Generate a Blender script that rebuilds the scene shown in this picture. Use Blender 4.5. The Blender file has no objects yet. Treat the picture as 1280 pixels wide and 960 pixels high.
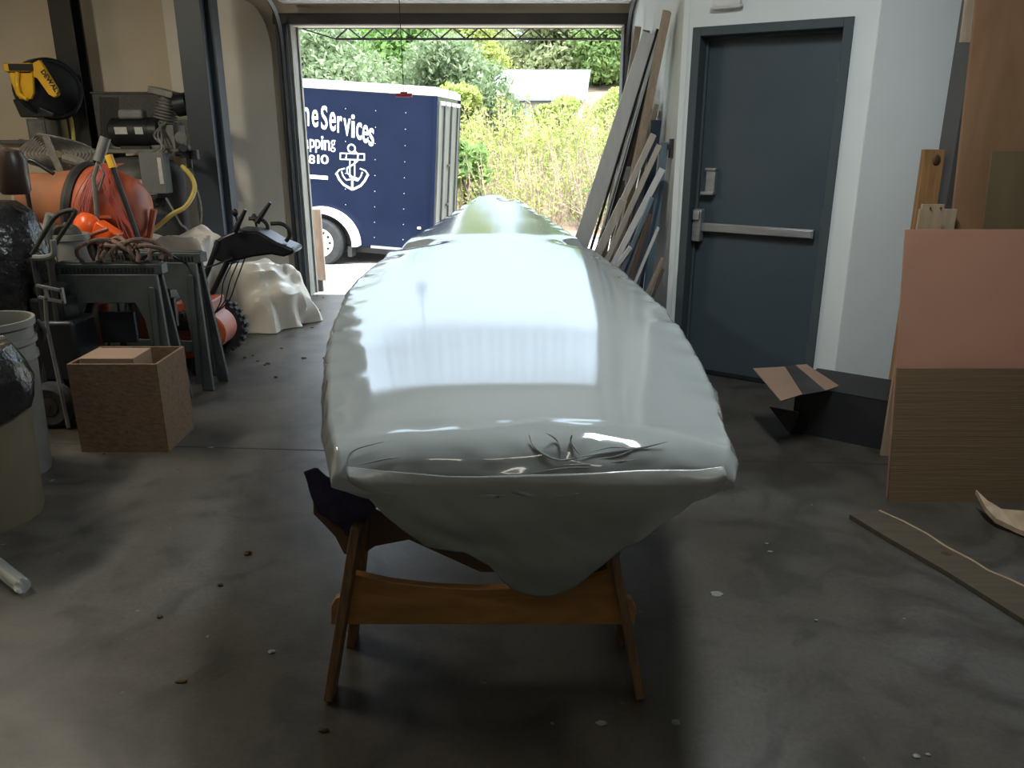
import bpy, bmesh, math, random
import numpy as np
from mathutils import Vector, Matrix, Euler, noise as mnoise
random.seed(7)
PI = math.pi
col = bpy.context.scene.collection
# ------------------------------------------------------------------ camera maths
PITCH = math.radians(17.7); F = 1000.0; CH = 1.55
CAM = Vector((0, 0, CH))
FW = Vector((0, math.cos(PITCH), -math.sin(PITCH))); UP = Vector((0, math.sin(PITCH), math.cos(PITCH)))
def ray(px, py): return Vector((1, 0, 0)) * ((px - 640) / F) + UP * ((480 - py) / F) + FW
def PY(px, py, Y):
    r = ray(px, py); return CAM + r * (Y / r.y)
def PZ(px, py, Z):
    r = ray(px, py); return CAM + r * ((Z - CH) / r.z)
def PP(px, py, p, n):
    r = ray(px, py); return CAM + r * ((p - CAM).dot(n) / r.dot(n))
# ------------------------------------------------------------------ materials
def pm(name, c1, c2=None, scale=4, rough=.6, metal=0, bump=0, bscale=40, stretch=(1, 1, 1), c3=None, coat=0, spec=.5, detail=6, rough2=None, dist=0, lo=.35, hi=.65, alpha=1, trans=0, bdist=.01, sss=0):
    m = bpy.data.materials.new(name); m.use_nodes = True
    nt = m.node_tree; N = nt.nodes; L = nt.links
    b = N['Principled BSDF']
    b.inputs['Base Color'].default_value = (*c1, 1); b.inputs['Roughness'].default_value = rough
    b.inputs['Metallic'].default_value = metal; b.inputs['Specular IOR Level'].default_value = spec
    b.inputs['Coat Weight'].default_value = coat; b.inputs['Coat Roughness'].default_value = .05
    b.inputs['Alpha'].default_value = alpha; b.inputs['Transmission Weight'].default_value = trans
    tc = N.new('ShaderNodeTexCoord'); mp = N.new('ShaderNodeMapping')
    mp.inputs['Scale'].default_value = stretch; L.new(tc.outputs['Object'], mp.inputs['Vector'])
    if c2:
        n = N.new('ShaderNodeTexNoise'); n.inputs['Scale'].default_value = scale; n.inputs['Detail'].default_value = detail
        n.inputs['Distortion'].default_value = dist
        L.new(mp.outputs['Vector'], n.inputs['Vector'])
        cr = N.new('ShaderNodeValToRGB'); cr.color_ramp.elements[0].position = lo; cr.color_ramp.elements[1].position = hi
        cr.color_ramp.elements[0].color = (*c1, 1); cr.color_ramp.elements[1].color = (*c2, 1)
        if c3:
            e = cr.color_ramp.elements.new((lo + hi) / 2); e.color = (*c3, 1)
        L.new(n.outputs['Fac'], cr.inputs['Fac']); L.new(cr.outputs['Color'], b.inputs['Base Color'])
        if rough2 is not None:
            mr = N.new('ShaderNodeMapRange'); mr.inputs['From Min'].default_value = lo; mr.inputs['From Max'].default_value = hi
            mr.inputs['To Min'].default_value = rough; mr.inputs['To Max'].default_value = rough2
            L.new(n.outputs['Fac'], mr.inputs['Value']); L.new(mr.outputs['Result'], b.inputs['Roughness'])
    if bump:
        n2 = N.new('ShaderNodeTexNoise'); n2.inputs['Scale'].default_value = bscale; n2.inputs['Detail'].default_value = 5
        L.new(mp.outputs['Vector'], n2.inputs['Vector'])
        bp = N.new('ShaderNodeBump'); bp.inputs['Strength'].default_value = bump; bp.inputs['Distance'].default_value = bdist
        L.new(n2.outputs['Fac'], bp.inputs['Height']); L.new(bp.outputs['Normal'], b.inputs['Normal'])
    return m
M = {}
M['cream'] = pm('cream_wall', (.70, .60, .45), (.64, .55, .41), 1.5, .55, bump=.15, bscale=6)
M['grey_wall'] = pm('pale_grey_wall', (.74, .78, .77), (.68, .72, .71), 1.2, .5, bump=.1, bscale=5)
M['ceil'] = pm('ceiling_paint', (.35, .33, .3), (.28, .27, .25), 2, .8)
M['door'] = pm('door_paint', (.062, .082, .098), (.052, .072, .088), 2, .42, bump=.05, bscale=30)
M['frame'] = pm('door_frame_paint', (.07, .088, .094), (.06, .078, .085), 3, .6, spec=.3)
M['alu'] = pm('brushed_aluminium', (.42, .42, .42), (.34, .34, .34), 6, .4, .55, stretch=(1, 1, 8))
M['black'] = pm('black_plastic', (.008, .009, .011), (.014, .015, .017), 8, .4, spec=.35)
M['dkmetal'] = pm('dark_metal', (.03, .032, .034), (.055, .05, .045), 10, .5, .3)
M['rubber'] = pm('rubber', (.022, .022, .024), (.035, .034, .033), 14, .8, bump=.3, bscale=60)
M['column'] = pm('blue_grey_column_paint', (.03, .042, .055), (.024, .034, .045), 4, .45)
M['column2'] = pm('dark_brown_column_paint', (.018, .017, .016), (.013, .012, .012), 4, .5)
M['column3'] = pm('grey_column_paint', (.09, .085, .08), (.075, .07, .066), 4, .5)
M['white'] = pm('white_paint', (.72, .72, .7), (.62, .62, .6), 6, .5)
M['track'] = pm('galvanised_steel', (.35, .35, .35), (.25, .25, .25), 12, .4, .7)
M['yellow'] = pm('yellow_plastic', (.75, .42, .015), (.68, .37, .012), 5, .4)
M['yhose'] = pm('yellow_hose', (.5, .38, .09), (.42, .32, .08), 9, .5)
M['orange'] = pm('orange_paint', (.44, .085, .025), (.28, .07, .035), 6, .5, bump=.1, bscale=20)
M['orange2'] = pm('dusty_orange_cone', (.34, .11, .04), (.22, .09, .045), 5, .6)
M['brorange'] = pm('bright_orange_plastic', (.85, .12, .02), (.75, .11, .02), 5, .3)
M['redcord'] = pm('red_cord', (.38, .05, .035), (.24, .05, .045), 20, .6)
M['rope'] = pm('brown_rope', (.2, .12, .09), (.12, .08, .065), 40, .8, bump=.6, bscale=160)
M['strap'] = pm('grey_strap', (.17, .155, .135), (.11, .10, .09), 30, .75, bump=.4, bscale=90)
M['comp'] = pm('dusty_grey_paint', (.045, .045, .042), (.075, .072, .062), 7, .55, bump=.1)
M['comp2'] = pm('pale_dusty_metal', (.2, .195, .18), (.13, .125, .115), 12, .5, .3)
M['greybox'] = pm('grey_enamel', (.17, .18, .17), (.14, .145, .14), 6, .45)
M['paper'] = pm('label_paper', (.55, .54, .5), (.45, .44, .4), 30, .7)
M['paperred'] = pm('label_print', (.35, .09, .06), (.5, .45, .42), 60, .7)
M['mesh'] = pm('dark_wire_guard', (.03, .03, .03), (.07, .065, .06), 90, .6)
M['hplast'] = pm('grey_green_plastic', (.032, .04, .038), (.05, .058, .055), 9, .5, bump=.2, bscale=30)
M['osb'] = pm('osb_board', (.17, .10, .055), (.11, .065, .034), 28, .75, c3=(.145, .088, .048), bump=.2, stretch=(1, 1, 2), lo=.3, hi=.7)
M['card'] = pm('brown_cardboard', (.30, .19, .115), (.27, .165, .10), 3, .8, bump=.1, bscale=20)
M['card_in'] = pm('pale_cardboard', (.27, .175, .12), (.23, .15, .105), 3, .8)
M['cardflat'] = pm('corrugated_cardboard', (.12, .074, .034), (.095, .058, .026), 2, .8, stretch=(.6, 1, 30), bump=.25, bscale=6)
M['pink'] = pm('pink_brown_board', (.33, .165, .105), (.29, .145, .092), 2, .75, bump=.05)
M['ply'] = pm('tan_plywood', (.25, .135, .068), (.16, .085, .04), 1.6, .6, stretch=(2.2, 1, .7), dist=1.2, lo=.3, hi=.75)
M['ply2'] = pm('green_brown_plywood', (.12, .085, .038), (.09, .063, .03), 2, .65, stretch=(3, 1, .6))
M['stud'] = pm('orange_pine', (.34, .185, .07), (.24, .12, .045), 3, .6, stretch=(14, 14, 1.2), dist=.6)
M['pine'] = pm('pale_pine', (.38, .28, .175), (.30, .215, .13), 3, .6, stretch=(10, 10, 1))
M['pinefl'] = pm('dull_pine', (.085, .064, .04), (.062, .048, .031), 3, .6, stretch=(1.5, 14, 10))
M['knot'] = pm('wood_knot', (.05, .025, .012), (.10, .05, .02), 30, .6)
M['horsewood'] = pm('varnished_wood', (.38, .19, .055), (.27, .13, .04), 2.5, .45, stretch=(2, 6, 9), dist=.8, coat=.15)
M['horseleg'] = pm('varnished_plywood_edge', (.20, .105, .04), (.10, .055, .025), 3, .5, stretch=(30, 6, 3))
M['cradle'] = pm('brown_carpeted_wood', (.13, .075, .045), (.10, .06, .036), 6, .8)
M['cloth'] = pm('dark_purple_cloth', (.035, .028, .06), (.06, .05, .085), 6, .95, bump=.3, bscale=60, spec=.1)
M['navy'] = pm('navy_trailer_skin', (.004, .0085, .026), (.006, .011, .032), 2, .15, spec=.12, coat=.08, bump=.04, bscale=4)
M['ivory'] = pm('white_vinyl', (.85, .85, .85), (.8, .8, .8), 5, .5)
M['trwhite'] = pm('white_trailer_trim', (.8, .8, .78), (.7, .7, .68), 5, .4)
M['trdoor'] = pm('streaked_silver_trailer_door', (.13, .13, .11), (.07, .07, .062), 3, .5, .2, stretch=(1, 6, .6))
M['rim'] = pm('pale_wheel_rim', (.62, .55, .45), (.52, .46, .38), 12, .5)
M['blackbag'] = pm('black_bin_bag', (.012, .012, .013), (.02, .02, .02), 6, .22, bump=.8, bscale=11, bdist=.03)
M['beige'] = pm('beige_bin_plastic', (.18, .155, .10), (.15, .13, .085), 5, .45)
M['pail'] = pm('grey_white_pail', (.20, .20, .18), (.15, .15, .135), 8, .5)
M['leather'] = pm('dark_brown_leather', (.035, .018, .014), (.05, .028, .02), 12, .35)
M['winyl'] = pm('white_trim_board', (.68, .68, .66), (.60, .60, .58), 3, .5, stretch=(6, 6, 1))
M['tan'] = pm('tan_lumber', (.40, .31, .22), (.30, .23, .16), 3, .65, stretch=(12, 12, 1))
M['grwood'] = pm('grey_tan_lumber', (.52, .47, .40), (.42, .38, .32), 3, .65, stretch=(12, 12, 1))
M['brwood'] = pm('dark_brown_lumber', (.14, .095, .065), (.09, .06, .042), 3, .65, stretch=(12, 12, 1))
M['blue'] = pm('blue_board', (.025, .045, .08), (.02, .035, .062), 3, .5)
M['blgrey'] = pm('blue_grey_trim', (.16, .22, .26), (.12, .17, .2), 4, .5)
M['weather'] = pm('weathered_jamb_wood', (.27, .26, .22), (.14, .13, .11), 5, .8, stretch=(9, 9, 1))
M['dkwood'] = pm('dark_header_paint', (.04, .03, .026), (.055, .042, .036), 3, .6)
M['doorpanel'] = pm('dirty_white_door_panel', (.74, .72, .70), (.35, .31, .28), 9, .6, stretch=(1, 2, 1), lo=.45, hi=.85)
M['red'] = pm('red_handle', (.4, .03, .03), (.3, .025, .025), 8, .4)
M['gravel'] = pm('pale_gravel_drive', (.42, .40, .37), (.20, .185, .17), 45, .9, c3=(.34, .32, .295), bump=.5, bscale=50)
M['hill'] = pm('leaf_litter_hillside', (.24, .15, .10), (.10, .11, .04), 3, .95, c3=(.20, .13, .09), bump=.6, bscale=12)
M['stem'] = pm('tan_stems', (.36, .26, .19), (.24, .17, .12), 3, .8)
M['bark'] = pm('tree_bark', (.16, .13, .10), (.09, .075, .06), 10, .9, bump=.5)
M['metalroof'] = pm('pale_metal_roof', (.20, .22, .25), (.16, .18, .21), 3, .45, stretch=(8, 1, 1))
M['siding'] = pm('grey_siding', (.4, .4, .4), (.3, .3, .3), 4, .7)
M['lamp'] = pm('lamp_body', (.7, .7, .7), (.65, .65, .65), 4, .5)

def film(name, base, rough, alpha, bump, bscale, stretch):
    m = pm(name, base, tuple(c * .92 for c in base), 1.6, rough, bump=bump, bscale=bscale, stretch=stretch, coat=0, alpha=alpha, bdist=.012)
    b = m.node_tree.nodes['Principled BSDF']
    b.inputs['Specular IOR Level'].default_value = .75
    b.inputs['IOR'].default_value = 1.5
    return m
M['wrap'] = film('white_shrink_film', (.31, .34, .335), .085, 1, .05, 3.0, (1, .35, 1))
M['skirt'] = film('translucent_film_skirt', (.36, .385, .36), .25, .93, .6, 6, (1, 1, 1))
M['sheet'] = pm('crumpled_translucent_sheet', (.66, .62, .54), (.58, .54, .46), 4, .35, alpha=.96)
M['clear'] = pm('clear_plastic_tube', (.8, .85, .85), None, rough=.08, trans=.8)
def leafmat(name, a, b_, c_=None, scale=2.5):
    m = pm(name, a, b_, scale, .6, c3=c_, spec=.3, lo=.3, hi=.7, detail=8)
    nt = m.node_tree; N = nt.nodes; L = nt.links; b = N['Principled BSDF']
    tr = N.new('ShaderNodeBsdfTranslucent'); mx = N.new('ShaderNodeMixShader'); mx.inputs[0].default_value = .42
    src = b.inputs['Base Color'].links[0].from_socket; L.new(src, tr.inputs['Color'])
    L.new(b.outputs[0], mx.inputs[1]); L.new(tr.outputs[0], mx.inputs[2]); L.new(mx.outputs[0], N['Material Output'].inputs[0])
    return m
M['leaf_yel'] = leafmat('yellow_green_leaves', (.40, .42, .12), (.20, .27, .06), (.33, .36, .10), 9)
M['leaf_mid'] = leafmat('fresh_green_leaves', (.20, .30, .08), (.09, .18, .04), None, 6)
M['leaf_olive'] = leafmat('silvery_green_leaves', (.30, .33, .21), (.085, .125, .05), (.18, .23, .11), 6)
M['leaf_bright'] = leafmat('bright_green_leaves', (.25, .34, .11), (.13, .21, .06), None, 5)
M['leaf_pale'] = leafmat('pale_spring_leaves', (.34, .36, .18), (.20, .24, .10), None, 6)
M['leaf_dark'] = leafmat('deep_green_leaves', (.12, .25, .07), (.06, .14, .04), None, 6)

# floor material: stained concrete
def floor_mat():
    m = bpy.data.materials.new('stained_concrete'); m.use_nodes = True
    nt = m.node_tree; N = nt.nodes; L = nt.links; b = N['Principled BSDF']
    tc = N.new('ShaderNodeTexCoord')
    def noise(s, d=6, dist=0):
        n = N.new('ShaderNodeTexNoise'); n.inputs['Scale'].default_value = s; n.inputs['Detail'].default_value = d; n.inputs['Distortion'].default_value = dist
        L.new(tc.outputs['Object'], n.inputs['Vector']); return n
    def ramp(src, stops):
        r = N.new('ShaderNodeValToRGB'); e = r.color_ramp.elements
        e[0].position, e[0].color = stops[0][0], (*stops[0][1], 1); e[1].position, e[1].color = stops[-1][0], (*stops[-1][1], 1)
        for p, c in stops[1:-1]:
            q = e.new(p); q.color = (*c, 1)
        L.new(src, r.inputs['Fac']); return r
    def mix(mode, f, a, c):
        x = N.new('ShaderNodeMix'); x.data_type = 'RGBA'; x.blend_type = mode
        if isinstance(f, (int, float)): x.inputs[0].default_value = f
        else: L.new(f, x.inputs[0])
        L.new(a, x.inputs[6]); L.new(c, x.inputs[7]); return x.outputs[2]
    big = ramp(noise(.9, 8, .8).outputs['Fac'], [(.3, (.044, .036, .026)), (.5, (.062, .055, .045)), (.7, (.086, .081, .075))])
    mid = ramp(noise(3.4, 9, 1.5).outputs['Fac'], [(.35, (.62, .62, .6)), (.5, (1, 1, 1)), (.66, (1.15, 1.14, 1.12))])
    fine = ramp(noise(60, 4).outputs['Fac'], [(.3, (.82, .82, .82)), (.7, (1.1, 1.1, 1.1))])
    c = mix('MULTIPLY', 1, big.outputs[0], mid.outputs[0]); c = mix('MULTIPLY', 1, c, fine.outputs[0])
    sp = ramp(noise(17, 5, .4).outputs['Fac'], [(.735, (0, 0, 0)), (.76, (1, 1, 1))])
    pale = N.new('ShaderNodeRGB'); pale.outputs[0].default_value = (.2, .195, .18, 1)
    c = mix('MIX', sp.outputs[0], c, pale.outputs[0])
    sp2 = ramp(noise(13.3, 5, 2).outputs['Fac'], [(.27, (1, 1, 1)), (.30, (0, 0, 0))])
    dk = N.new('ShaderNodeRGB'); dk.outputs[0].default_value = (.045, .04, .035, 1)
    c = mix('MIX', sp2.outputs[0], c, dk.outputs[0])
    L.new(c, b.inputs['Base Color'])
    rr = N.new('ShaderNodeMapRange'); rr.inputs['To Min'].default_value = .34; rr.inputs['To Max'].default_value = .48
    rr.inputs['From Min'].default_value = .35; rr.inputs['From Max'].default_value = .65
    b.inputs['Specular IOR Level'].default_value = .5
    L.new(noise(1.7, 6, 1).outputs['Fac'], rr.inputs['Value']); L.new(rr.outputs[0], b.inputs['Roughness'])
    bp = N.new('ShaderNodeBump'); bp.inputs['Strength'].default_value = .15; bp.inputs['Distance'].default_value = .01
    L.new(noise(9, 8).outputs['Fac'], bp.inputs['Height']); L.new(bp.outputs[0], b.inputs['Normal'])
    return m
M['floor'] = floor_mat()

# ------------------------------------------------------------------ mesh helpers
class MB:
    def __init__(s): s.v = []; s.f = []
    def add(s, vs, fs, T=None):
        k = len(s.v)
        s.v += [tuple(T @ Vector(p)) if T is not None else tuple(p) for p in vs]
        s.f += [tuple(i + k for i in f) for f in fs]; return s
    def box(s, c, d, T=None, R=None):
        x, y, z = d[0] / 2, d[1] / 2, d[2] / 2
        vs = [Vector((a * x, b * y, e * z)) for a in (-1, 1) for b in (-1, 1) for e in (-1, 1)]
        if R is not None: vs = [R @ q for q in vs]
        vs = [q + Vector(c) for q in vs]
        return s.add(vs, [(0, 1, 3, 2), (4, 6, 7, 5), (0, 4, 5, 1), (2, 3, 7, 6), (0, 2, 6, 4), (1, 5, 7, 3)], T)
    def hexa(s, p, T=None):  # 8 points: bottom 4 ccw, top 4 ccw
        return s.add(p, [(3, 2, 1, 0), (4, 5, 6, 7), (0, 1, 5, 4), (1, 2, 6, 5), (2, 3, 7, 6), (3, 0, 4, 7)], T)
    def bar(s, a, b, w, t, side=(0, 1, 0), T=None):  # w across, t along `side`
        a, b = Vector(a), Vector(b); d = (b - a).normalized(); S = Vector(side)
        u = d.cross(S).normalized(); n = u.cross(d).normalized()
        P = lambda q, i, j: q + u * (w / 2 * i) + n * (t / 2 * j)
        return s.hexa([P(a, -1, -1), P(a, 1, -1), P(a, 1, 1), P(a, -1, 1), P(b, -1, -1), P(b, 1, -1), P(b, 1, 1), P(b, -1, 1)], T)
    def tube(s, path, r, n=8, closed=False, T=None, taper=None):
        P = [Vector(p) for p in path]; m = len(P); vs = []; fs = []; prev = None
        for i, p in enumerate(P):
            if closed: t = (P[(i + 1) % m] - P[i - 1]).normalized()
            else: t = (P[min(i + 1, m - 1)] - P[max(i - 1, 0)]).normalized()
            if prev is None:
                a = Vector((0, 0, 1)) if abs(t.z) < .9 else Vector((1, 0, 0)); u = t.cross(a).normalized()
            else:
                u = (prev - t * prev.dot(t)).normalized()
            prev = u; w = t.cross(u)
            rr = r if taper is None else r * taper[i] if isinstance(taper, (list, tuple)) else r * (1 + (taper - 1) * i / (m - 1))
            for k in range(n):
                a = 2 * PI * k / n; vs.append(p + (u * math.cos(a) + w * math.sin(a)) * rr)
        for i in range(m if closed else m - 1):
            j = (i + 1) % m
            for k in range(n):
                l = (k + 1) % n; fs.append((i * n + k, i * n + l, j * n + l, j * n + k))
        if not closed: fs += [tuple(range(n - 1, -1, -1)), tuple(range((m - 1) * n, m * n))]
        return s.add(vs, fs, T)
    def lathe(s, prof, n=32, T=None, closed=False):
        vs = []; fs = []; m = len(prof)
        for r, z in prof:
            for k in range(n):
                a = 2 * PI * k / n; vs.append((r * math.cos(a), r * math.sin(a), z))
        for i in range(m if closed else m - 1):
            j = (i + 1) % m
            for k in range(n):
                l = (k + 1) % n; fs.append((i * n + k, i * n + l, j * n + l, j * n + k))
        if not closed:
            if prof[0][0] > 1e-6: fs.append(tuple(range(n - 1, -1, -1)))
            if prof[-1][0] > 1e-6: fs.append(tuple(range((m - 1) * n, m * n)))
        return s.add(vs, fs, T)
    def prism(s, poly, h, T=None):  # polygon in local XY, extruded 0..h in Z
        n = len(poly)
        vs = [(x, y, 0) for x, y in poly] + [(x, y, h) for x, y in poly]
        fs = [tuple(range(n - 1, -1, -1)), tuple(range(n, 2 * n))] + [(i, (i + 1) % n, n + (i + 1) % n, n + i) for i in range(n)]
        return s.add(vs, fs, T)
    def sph(s, c, r, n=16, m=10, T=None, amp=0, fr=3):
        if not hasattr(r, '__len__'): r = (r, r, r)
        vs = []; fs = []
        for i in range(m + 1):
            th = PI * i / m
            for k in range(n):
                a = 2 * PI * k / n; d = Vector((math.sin(th) * math.cos(a), math.sin(th) * math.sin(a), math.cos(th)))
                q = 1 + (amp * mnoise.noise(d * fr + Vector(c) * 3.1) if amp else 0)
                vs.append(Vector(c) + Vector((d.x * r[0], d.y * r[1], d.z * r[2])) * q)
        for i in range(m):
            for k in range(n):
                l = (k + 1) % n; fs.append((i * n + k, (i + 1) * n + k, (i + 1) * n + l, i * n + l))
        return s.add(vs, fs, T)
    def strip(s, pts, w, h, T=None, closed=False):  # ribbon in local XY, extruded h in Z
        P = [Vector((p[0], p[1], 0)) for p in pts]; m = len(P)
        A = []; B = []
        for i, p in enumerate(P):
            t = ((P[(i + 1) % m] - P[i - 1]) if closed else (P[min(i + 1, m - 1)] - P[max(i - 1, 0)])).normalized()
            q = Vector((-t.y, t.x, 0)); ww = w[i] if hasattr(w, '__len__') else w
            A.append(p + q * ww / 2); B.append(p - q * ww / 2)
        for i in range(m if closed else m - 1):
            j = (i + 1) % m; z = Vector((0, 0, h))
            s.hexa([B[i], B[j], A[j], A[i], B[i] + z, B[j] + z, A[j] + z, A[i] + z], T)
        return s
ROOT = {}
def tag(o, label=None, cat=None, group=None, kind=None):
    if label: o['label'] = label
    if cat: o['category'] = cat
    if group: o['group'] = group
    if kind: o['kind'] = kind
    return o
def build(mb, name, mat, parent=None, smooth=40, bevel=0, solid=0, T=None):
    vs = mb.v
    if parent is not None: Mi = ROOT[parent.name].inverted(); vs = [tuple(Mi @ Vector(p)) for p in vs]; origin = None
    else:
        A = np.array(vs); lo = A.min(0); hi = A.max(0); origin = Vector(((lo[0] + hi[0]) / 2, (lo[1] + hi[1]) / 2, lo[2]))
        vs = [tuple(Vector(p) - origin) for p in vs]
    me = bpy.data.meshes.new(name); me.from_pydata(vs, [], mb.f); me.update()
    bm = bmesh.new(); bm.from_mesh(me); bmesh.ops.recalc_face_normals(bm, faces=bm.faces); bm.to_mesh(me); bm.free()
    if smooth:
        me.polygons.foreach_set('use_smooth', [True] * len(me.polygons)); me.set_sharp_from_angle(angle=math.radians(smooth))
    me.materials.append(M[mat] if isinstance(mat, str) else mat)
    o = bpy.data.objects.new(name, me); col.objects.link(o)
    if parent is not None: o.parent = parent; ROOT[o.name] = ROOT[parent.name]
    else: o.location = origin; ROOT[o.name] = Matrix.Translation(origin)
    if solid:
        md = o.modifiers.new('solid', 'SOLIDIFY'); md.thickness = solid; md.offset = 0
    if bevel:
        md = o.modifiers.new('bevel', 'BEVEL'); md.width = bevel; md.segments = 2; md.limit_method = 'ANGLE'
    return o
def thing(name, label, cat, loc, rz=0, group=None):
    o = bpy.data.objects.new(name, None); col.objects.link(o); o.location = loc; o.rotation_euler = (0, 0, rz)
    o.empty_display_size = .1
    ROOT[o.name] = Matrix.Translation(Vector(loc)) @ Matrix.Rotation(rz, 4, 'Z')
    return tag(o, label, cat, group)
def kids(o): return [c for c in bpy.data.objects if c.parent == o]
def copy_tree(o, parent=None):
    c = o.copy(); col.objects.link(c)
    if parent is not None: c.parent = parent
    for k in kids(o): copy_tree(k, c)
    return c
def structure(o): o['kind'] = 'structure'; return o
def single(mb, name, mat, label, cat, group=None, **k):
    return tag(build(mb, name, mat, **k), label, cat, group)
def textmesh(txt, T, size, ext=.002, bold=0, sx=1):
    cu = bpy.data.curves.new('t', 'FONT'); cu.body = txt; cu.size = size; cu.extrude = ext; cu.offset = bold
    cu.align_x = 'CENTER'; cu.resolution_u = 4
    o = bpy.data.objects.new('t', cu); me = bpy.data.meshes.new_from_object(o)
    vs = [T @ Vector((v.co.x * sx, v.co.y, v.co.z)) for v in me.vertices]; fs = [tuple(p.vertices) for p in me.polygons]
    bpy.data.objects.remove(o); bpy.data.meshes.remove(me); bpy.data.curves.remove(cu)
    m = MB(); m.v = [tuple(v) for v in vs]; m.f = fs; return m
def basis(o, x, y, z):
    m = Matrix((x, y, z)).transposed().to_4x4(); m.translation = Vector(o); return m
def TR(x, y, z): return Matrix.Translation((x, y, z))
def RX(a): return Matrix.Rotation(math.radians(a), 4, 'X')
def RY(a): return Matrix.Rotation(math.radians(a), 4, 'Y')
def RZ(a): return Matrix.Rotation(math.radians(a), 4, 'Z')
def smoothpath(pts, n=6, closed=False):
    P = [Vector(p) for p in pts]; m = len(P); out = []
    rng = range(m) if closed else range(m - 1)
    for i in rng:
        p0 = P[i - 1] if (closed or i > 0) else P[0]; p1 = P[i]; p2 = P[(i + 1) % m]; p3 = P[(i + 2) % m] if closed else P[min(i + 2, m - 1)]
        for k in range(n):
            t = k / n
            out.append(.5 * ((2 * p1) + (p2 - p0) * t + (2 * p0 - 5 * p1 + 4 * p2 - p3) * t * t + (3 * p1 - p0 - 3 * p2 + p3) * t ** 3))
    if not closed: out.append(P[-1])
    return out

# ================================================================== ROOM SHELL
WB = 7.70; HC = 3.3
XL, XR = -1.99, 1.05          # garage opening
ZH = 2.42
structure(build(MB().box((-.25, 2.35, -.1), (9.1, 10.8, .2)), 'floor', 'floor'))
m = MB()                        # control joints, cut as thin dark strips set in the slab
a, b = PZ(130, 556, .0), PZ(1010, 578, .0); d = (b - a).normalized()
m.bar(a - d * 1.9, b + d * 1.3, .009, .003, (0, 0, 1))
m.bar((-4.5, WB - .02, 0), (1.0, WB - .02, 0), .012, .003, (0, 0, 1))
structure(build(m, 'trim_1', pm('dark_joint_filler', (.035, .032, .03)), smooth=0))
structure(build(MB().box((-.25, 2.35, HC + .1), (9.1, 10.8, .2)), 'ceiling', 'ceil'))
m = MB().box(((-4.8 + XL - .0) / 2, WB + .09, HC / 2), (XL + 4.8, .18, HC))
m.box(((XL + XR + .3) / 2, WB + .09, (ZH + HC) / 2), (XR - XL + .3, .18, HC - ZH))
m.box((XR + .14, WB + .09, ZH / 2), (.22, .18, ZH))
structure(build(m, 'wall_back', 'cream'))
structure(build(MB().box((-4.8, 2.35, HC / 2), (.18, 10.8, HC)), 'wall_left', 'cream'))
structure(build(MB().box((-.25, -3.0, HC / 2), (9.1, .18, HC)), 'wall_behind', 'grey_wall'))
DO = Vector((1.08, 5.16, 0)); DU = Vector((.832, -.555, 0)).normalized(); DN = Vector((-DU.y * -1, DU.x, 0))
DN = Vector((DU.y, -DU.x, 0)) * -1       # into the wall
if DN.y < 0: DN = -DN
MD = basis(DO, DU, DN, (0, 0, 1))        # local x along the wall, y into the wall, z up
DW = .902
m = MB()
m.box((XR + .025, 6.43, HC / 2), (.05, 2.52, HC))
structure(build(m, 'wall_return', 'grey_wall'))
m = MB()
m.box((-.035, .09, HC / 2), (.07, .18, HC), MD)
m.box((DW / 2, .09, (2.12 + HC) / 2), (DW, .18, HC - 2.12), MD)
m.box((DW + .06, .09, HC / 2), (.12, .18, HC), MD)
structure(build(m, 'wall_exit', 'grey_wall'))
K = MD @ Vector((DW + .12, 0, 0))
m = MB().box(((K.x + 4.3) / 2, K.y + .07, HC / 2), (4.3 - K.x, .18, HC))
structure(build(m, 'wall_right', 'grey_wall'))
structure(build(MB().box((4.3, .8, HC / 2), (.18, 7.9, HC)), 'wall_far_right', 'grey_wall'))
# door
dr = thing('door_1', None, None, MD @ Vector((DW / 2, 0, 0)), 0); structure(dr)
del_keys = [k for k in ('label', 'category') if k in dr]
m = MB()
fw = .05
m.box((fw / 2, .085, 1.06), (fw, .21, 2.12), MD); m.box((DW - fw / 2, .085, 1.06), (fw, .21, 2.12), MD)
m.box((DW / 2, .085, 2.12 - fw / 2), (DW - 2 * fw, .21, fw), MD)
m.box((fw + .008, .12, 1.035), (.016, .08, 2.07), MD); m.box((DW - fw - .008, .12, 1.035), (.016, .08, 2.07), MD); m.box((DW / 2, .12, 2.062), (DW - 2 * fw, .08, .016), MD)
build(m, 'door_frame', 'frame', dr, bevel=.003)
build(MB().box((DW / 2, .13, 1.035), (DW - 2 * fw - .022, .044, 2.05), MD), 'door_leaf', 'door', dr, bevel=.003)
build(MB().box((DW / 2, .10, .006), (DW - 2 * fw, .12, .012), MD), 'threshold', 'black', dr)
m = MB().box((.45, .072, .955), (.70, .035, .052), MD).box((.66, .064, .953), (.26, .03, .044), MD)
bar = build(m, 'push_bar', 'alu', dr, bevel=.004)
build(MB().box((.085, .065, .965), (.055, .07, .20), MD).box((.085, .05, 1.03), (.045, .08, .06), MD), 'latch_case', 'alu', dr, bevel=.006)
build(MB().box((.14, .09, 1.24), (.062, .04, .15), MD).box((.13, .075, 1.165), (.085, .06, .02), MD).box((.14, .08, 1.31), (.07, .045, .015), MD), 'latch_guard', 'alu', dr, bevel=.004)
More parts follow.
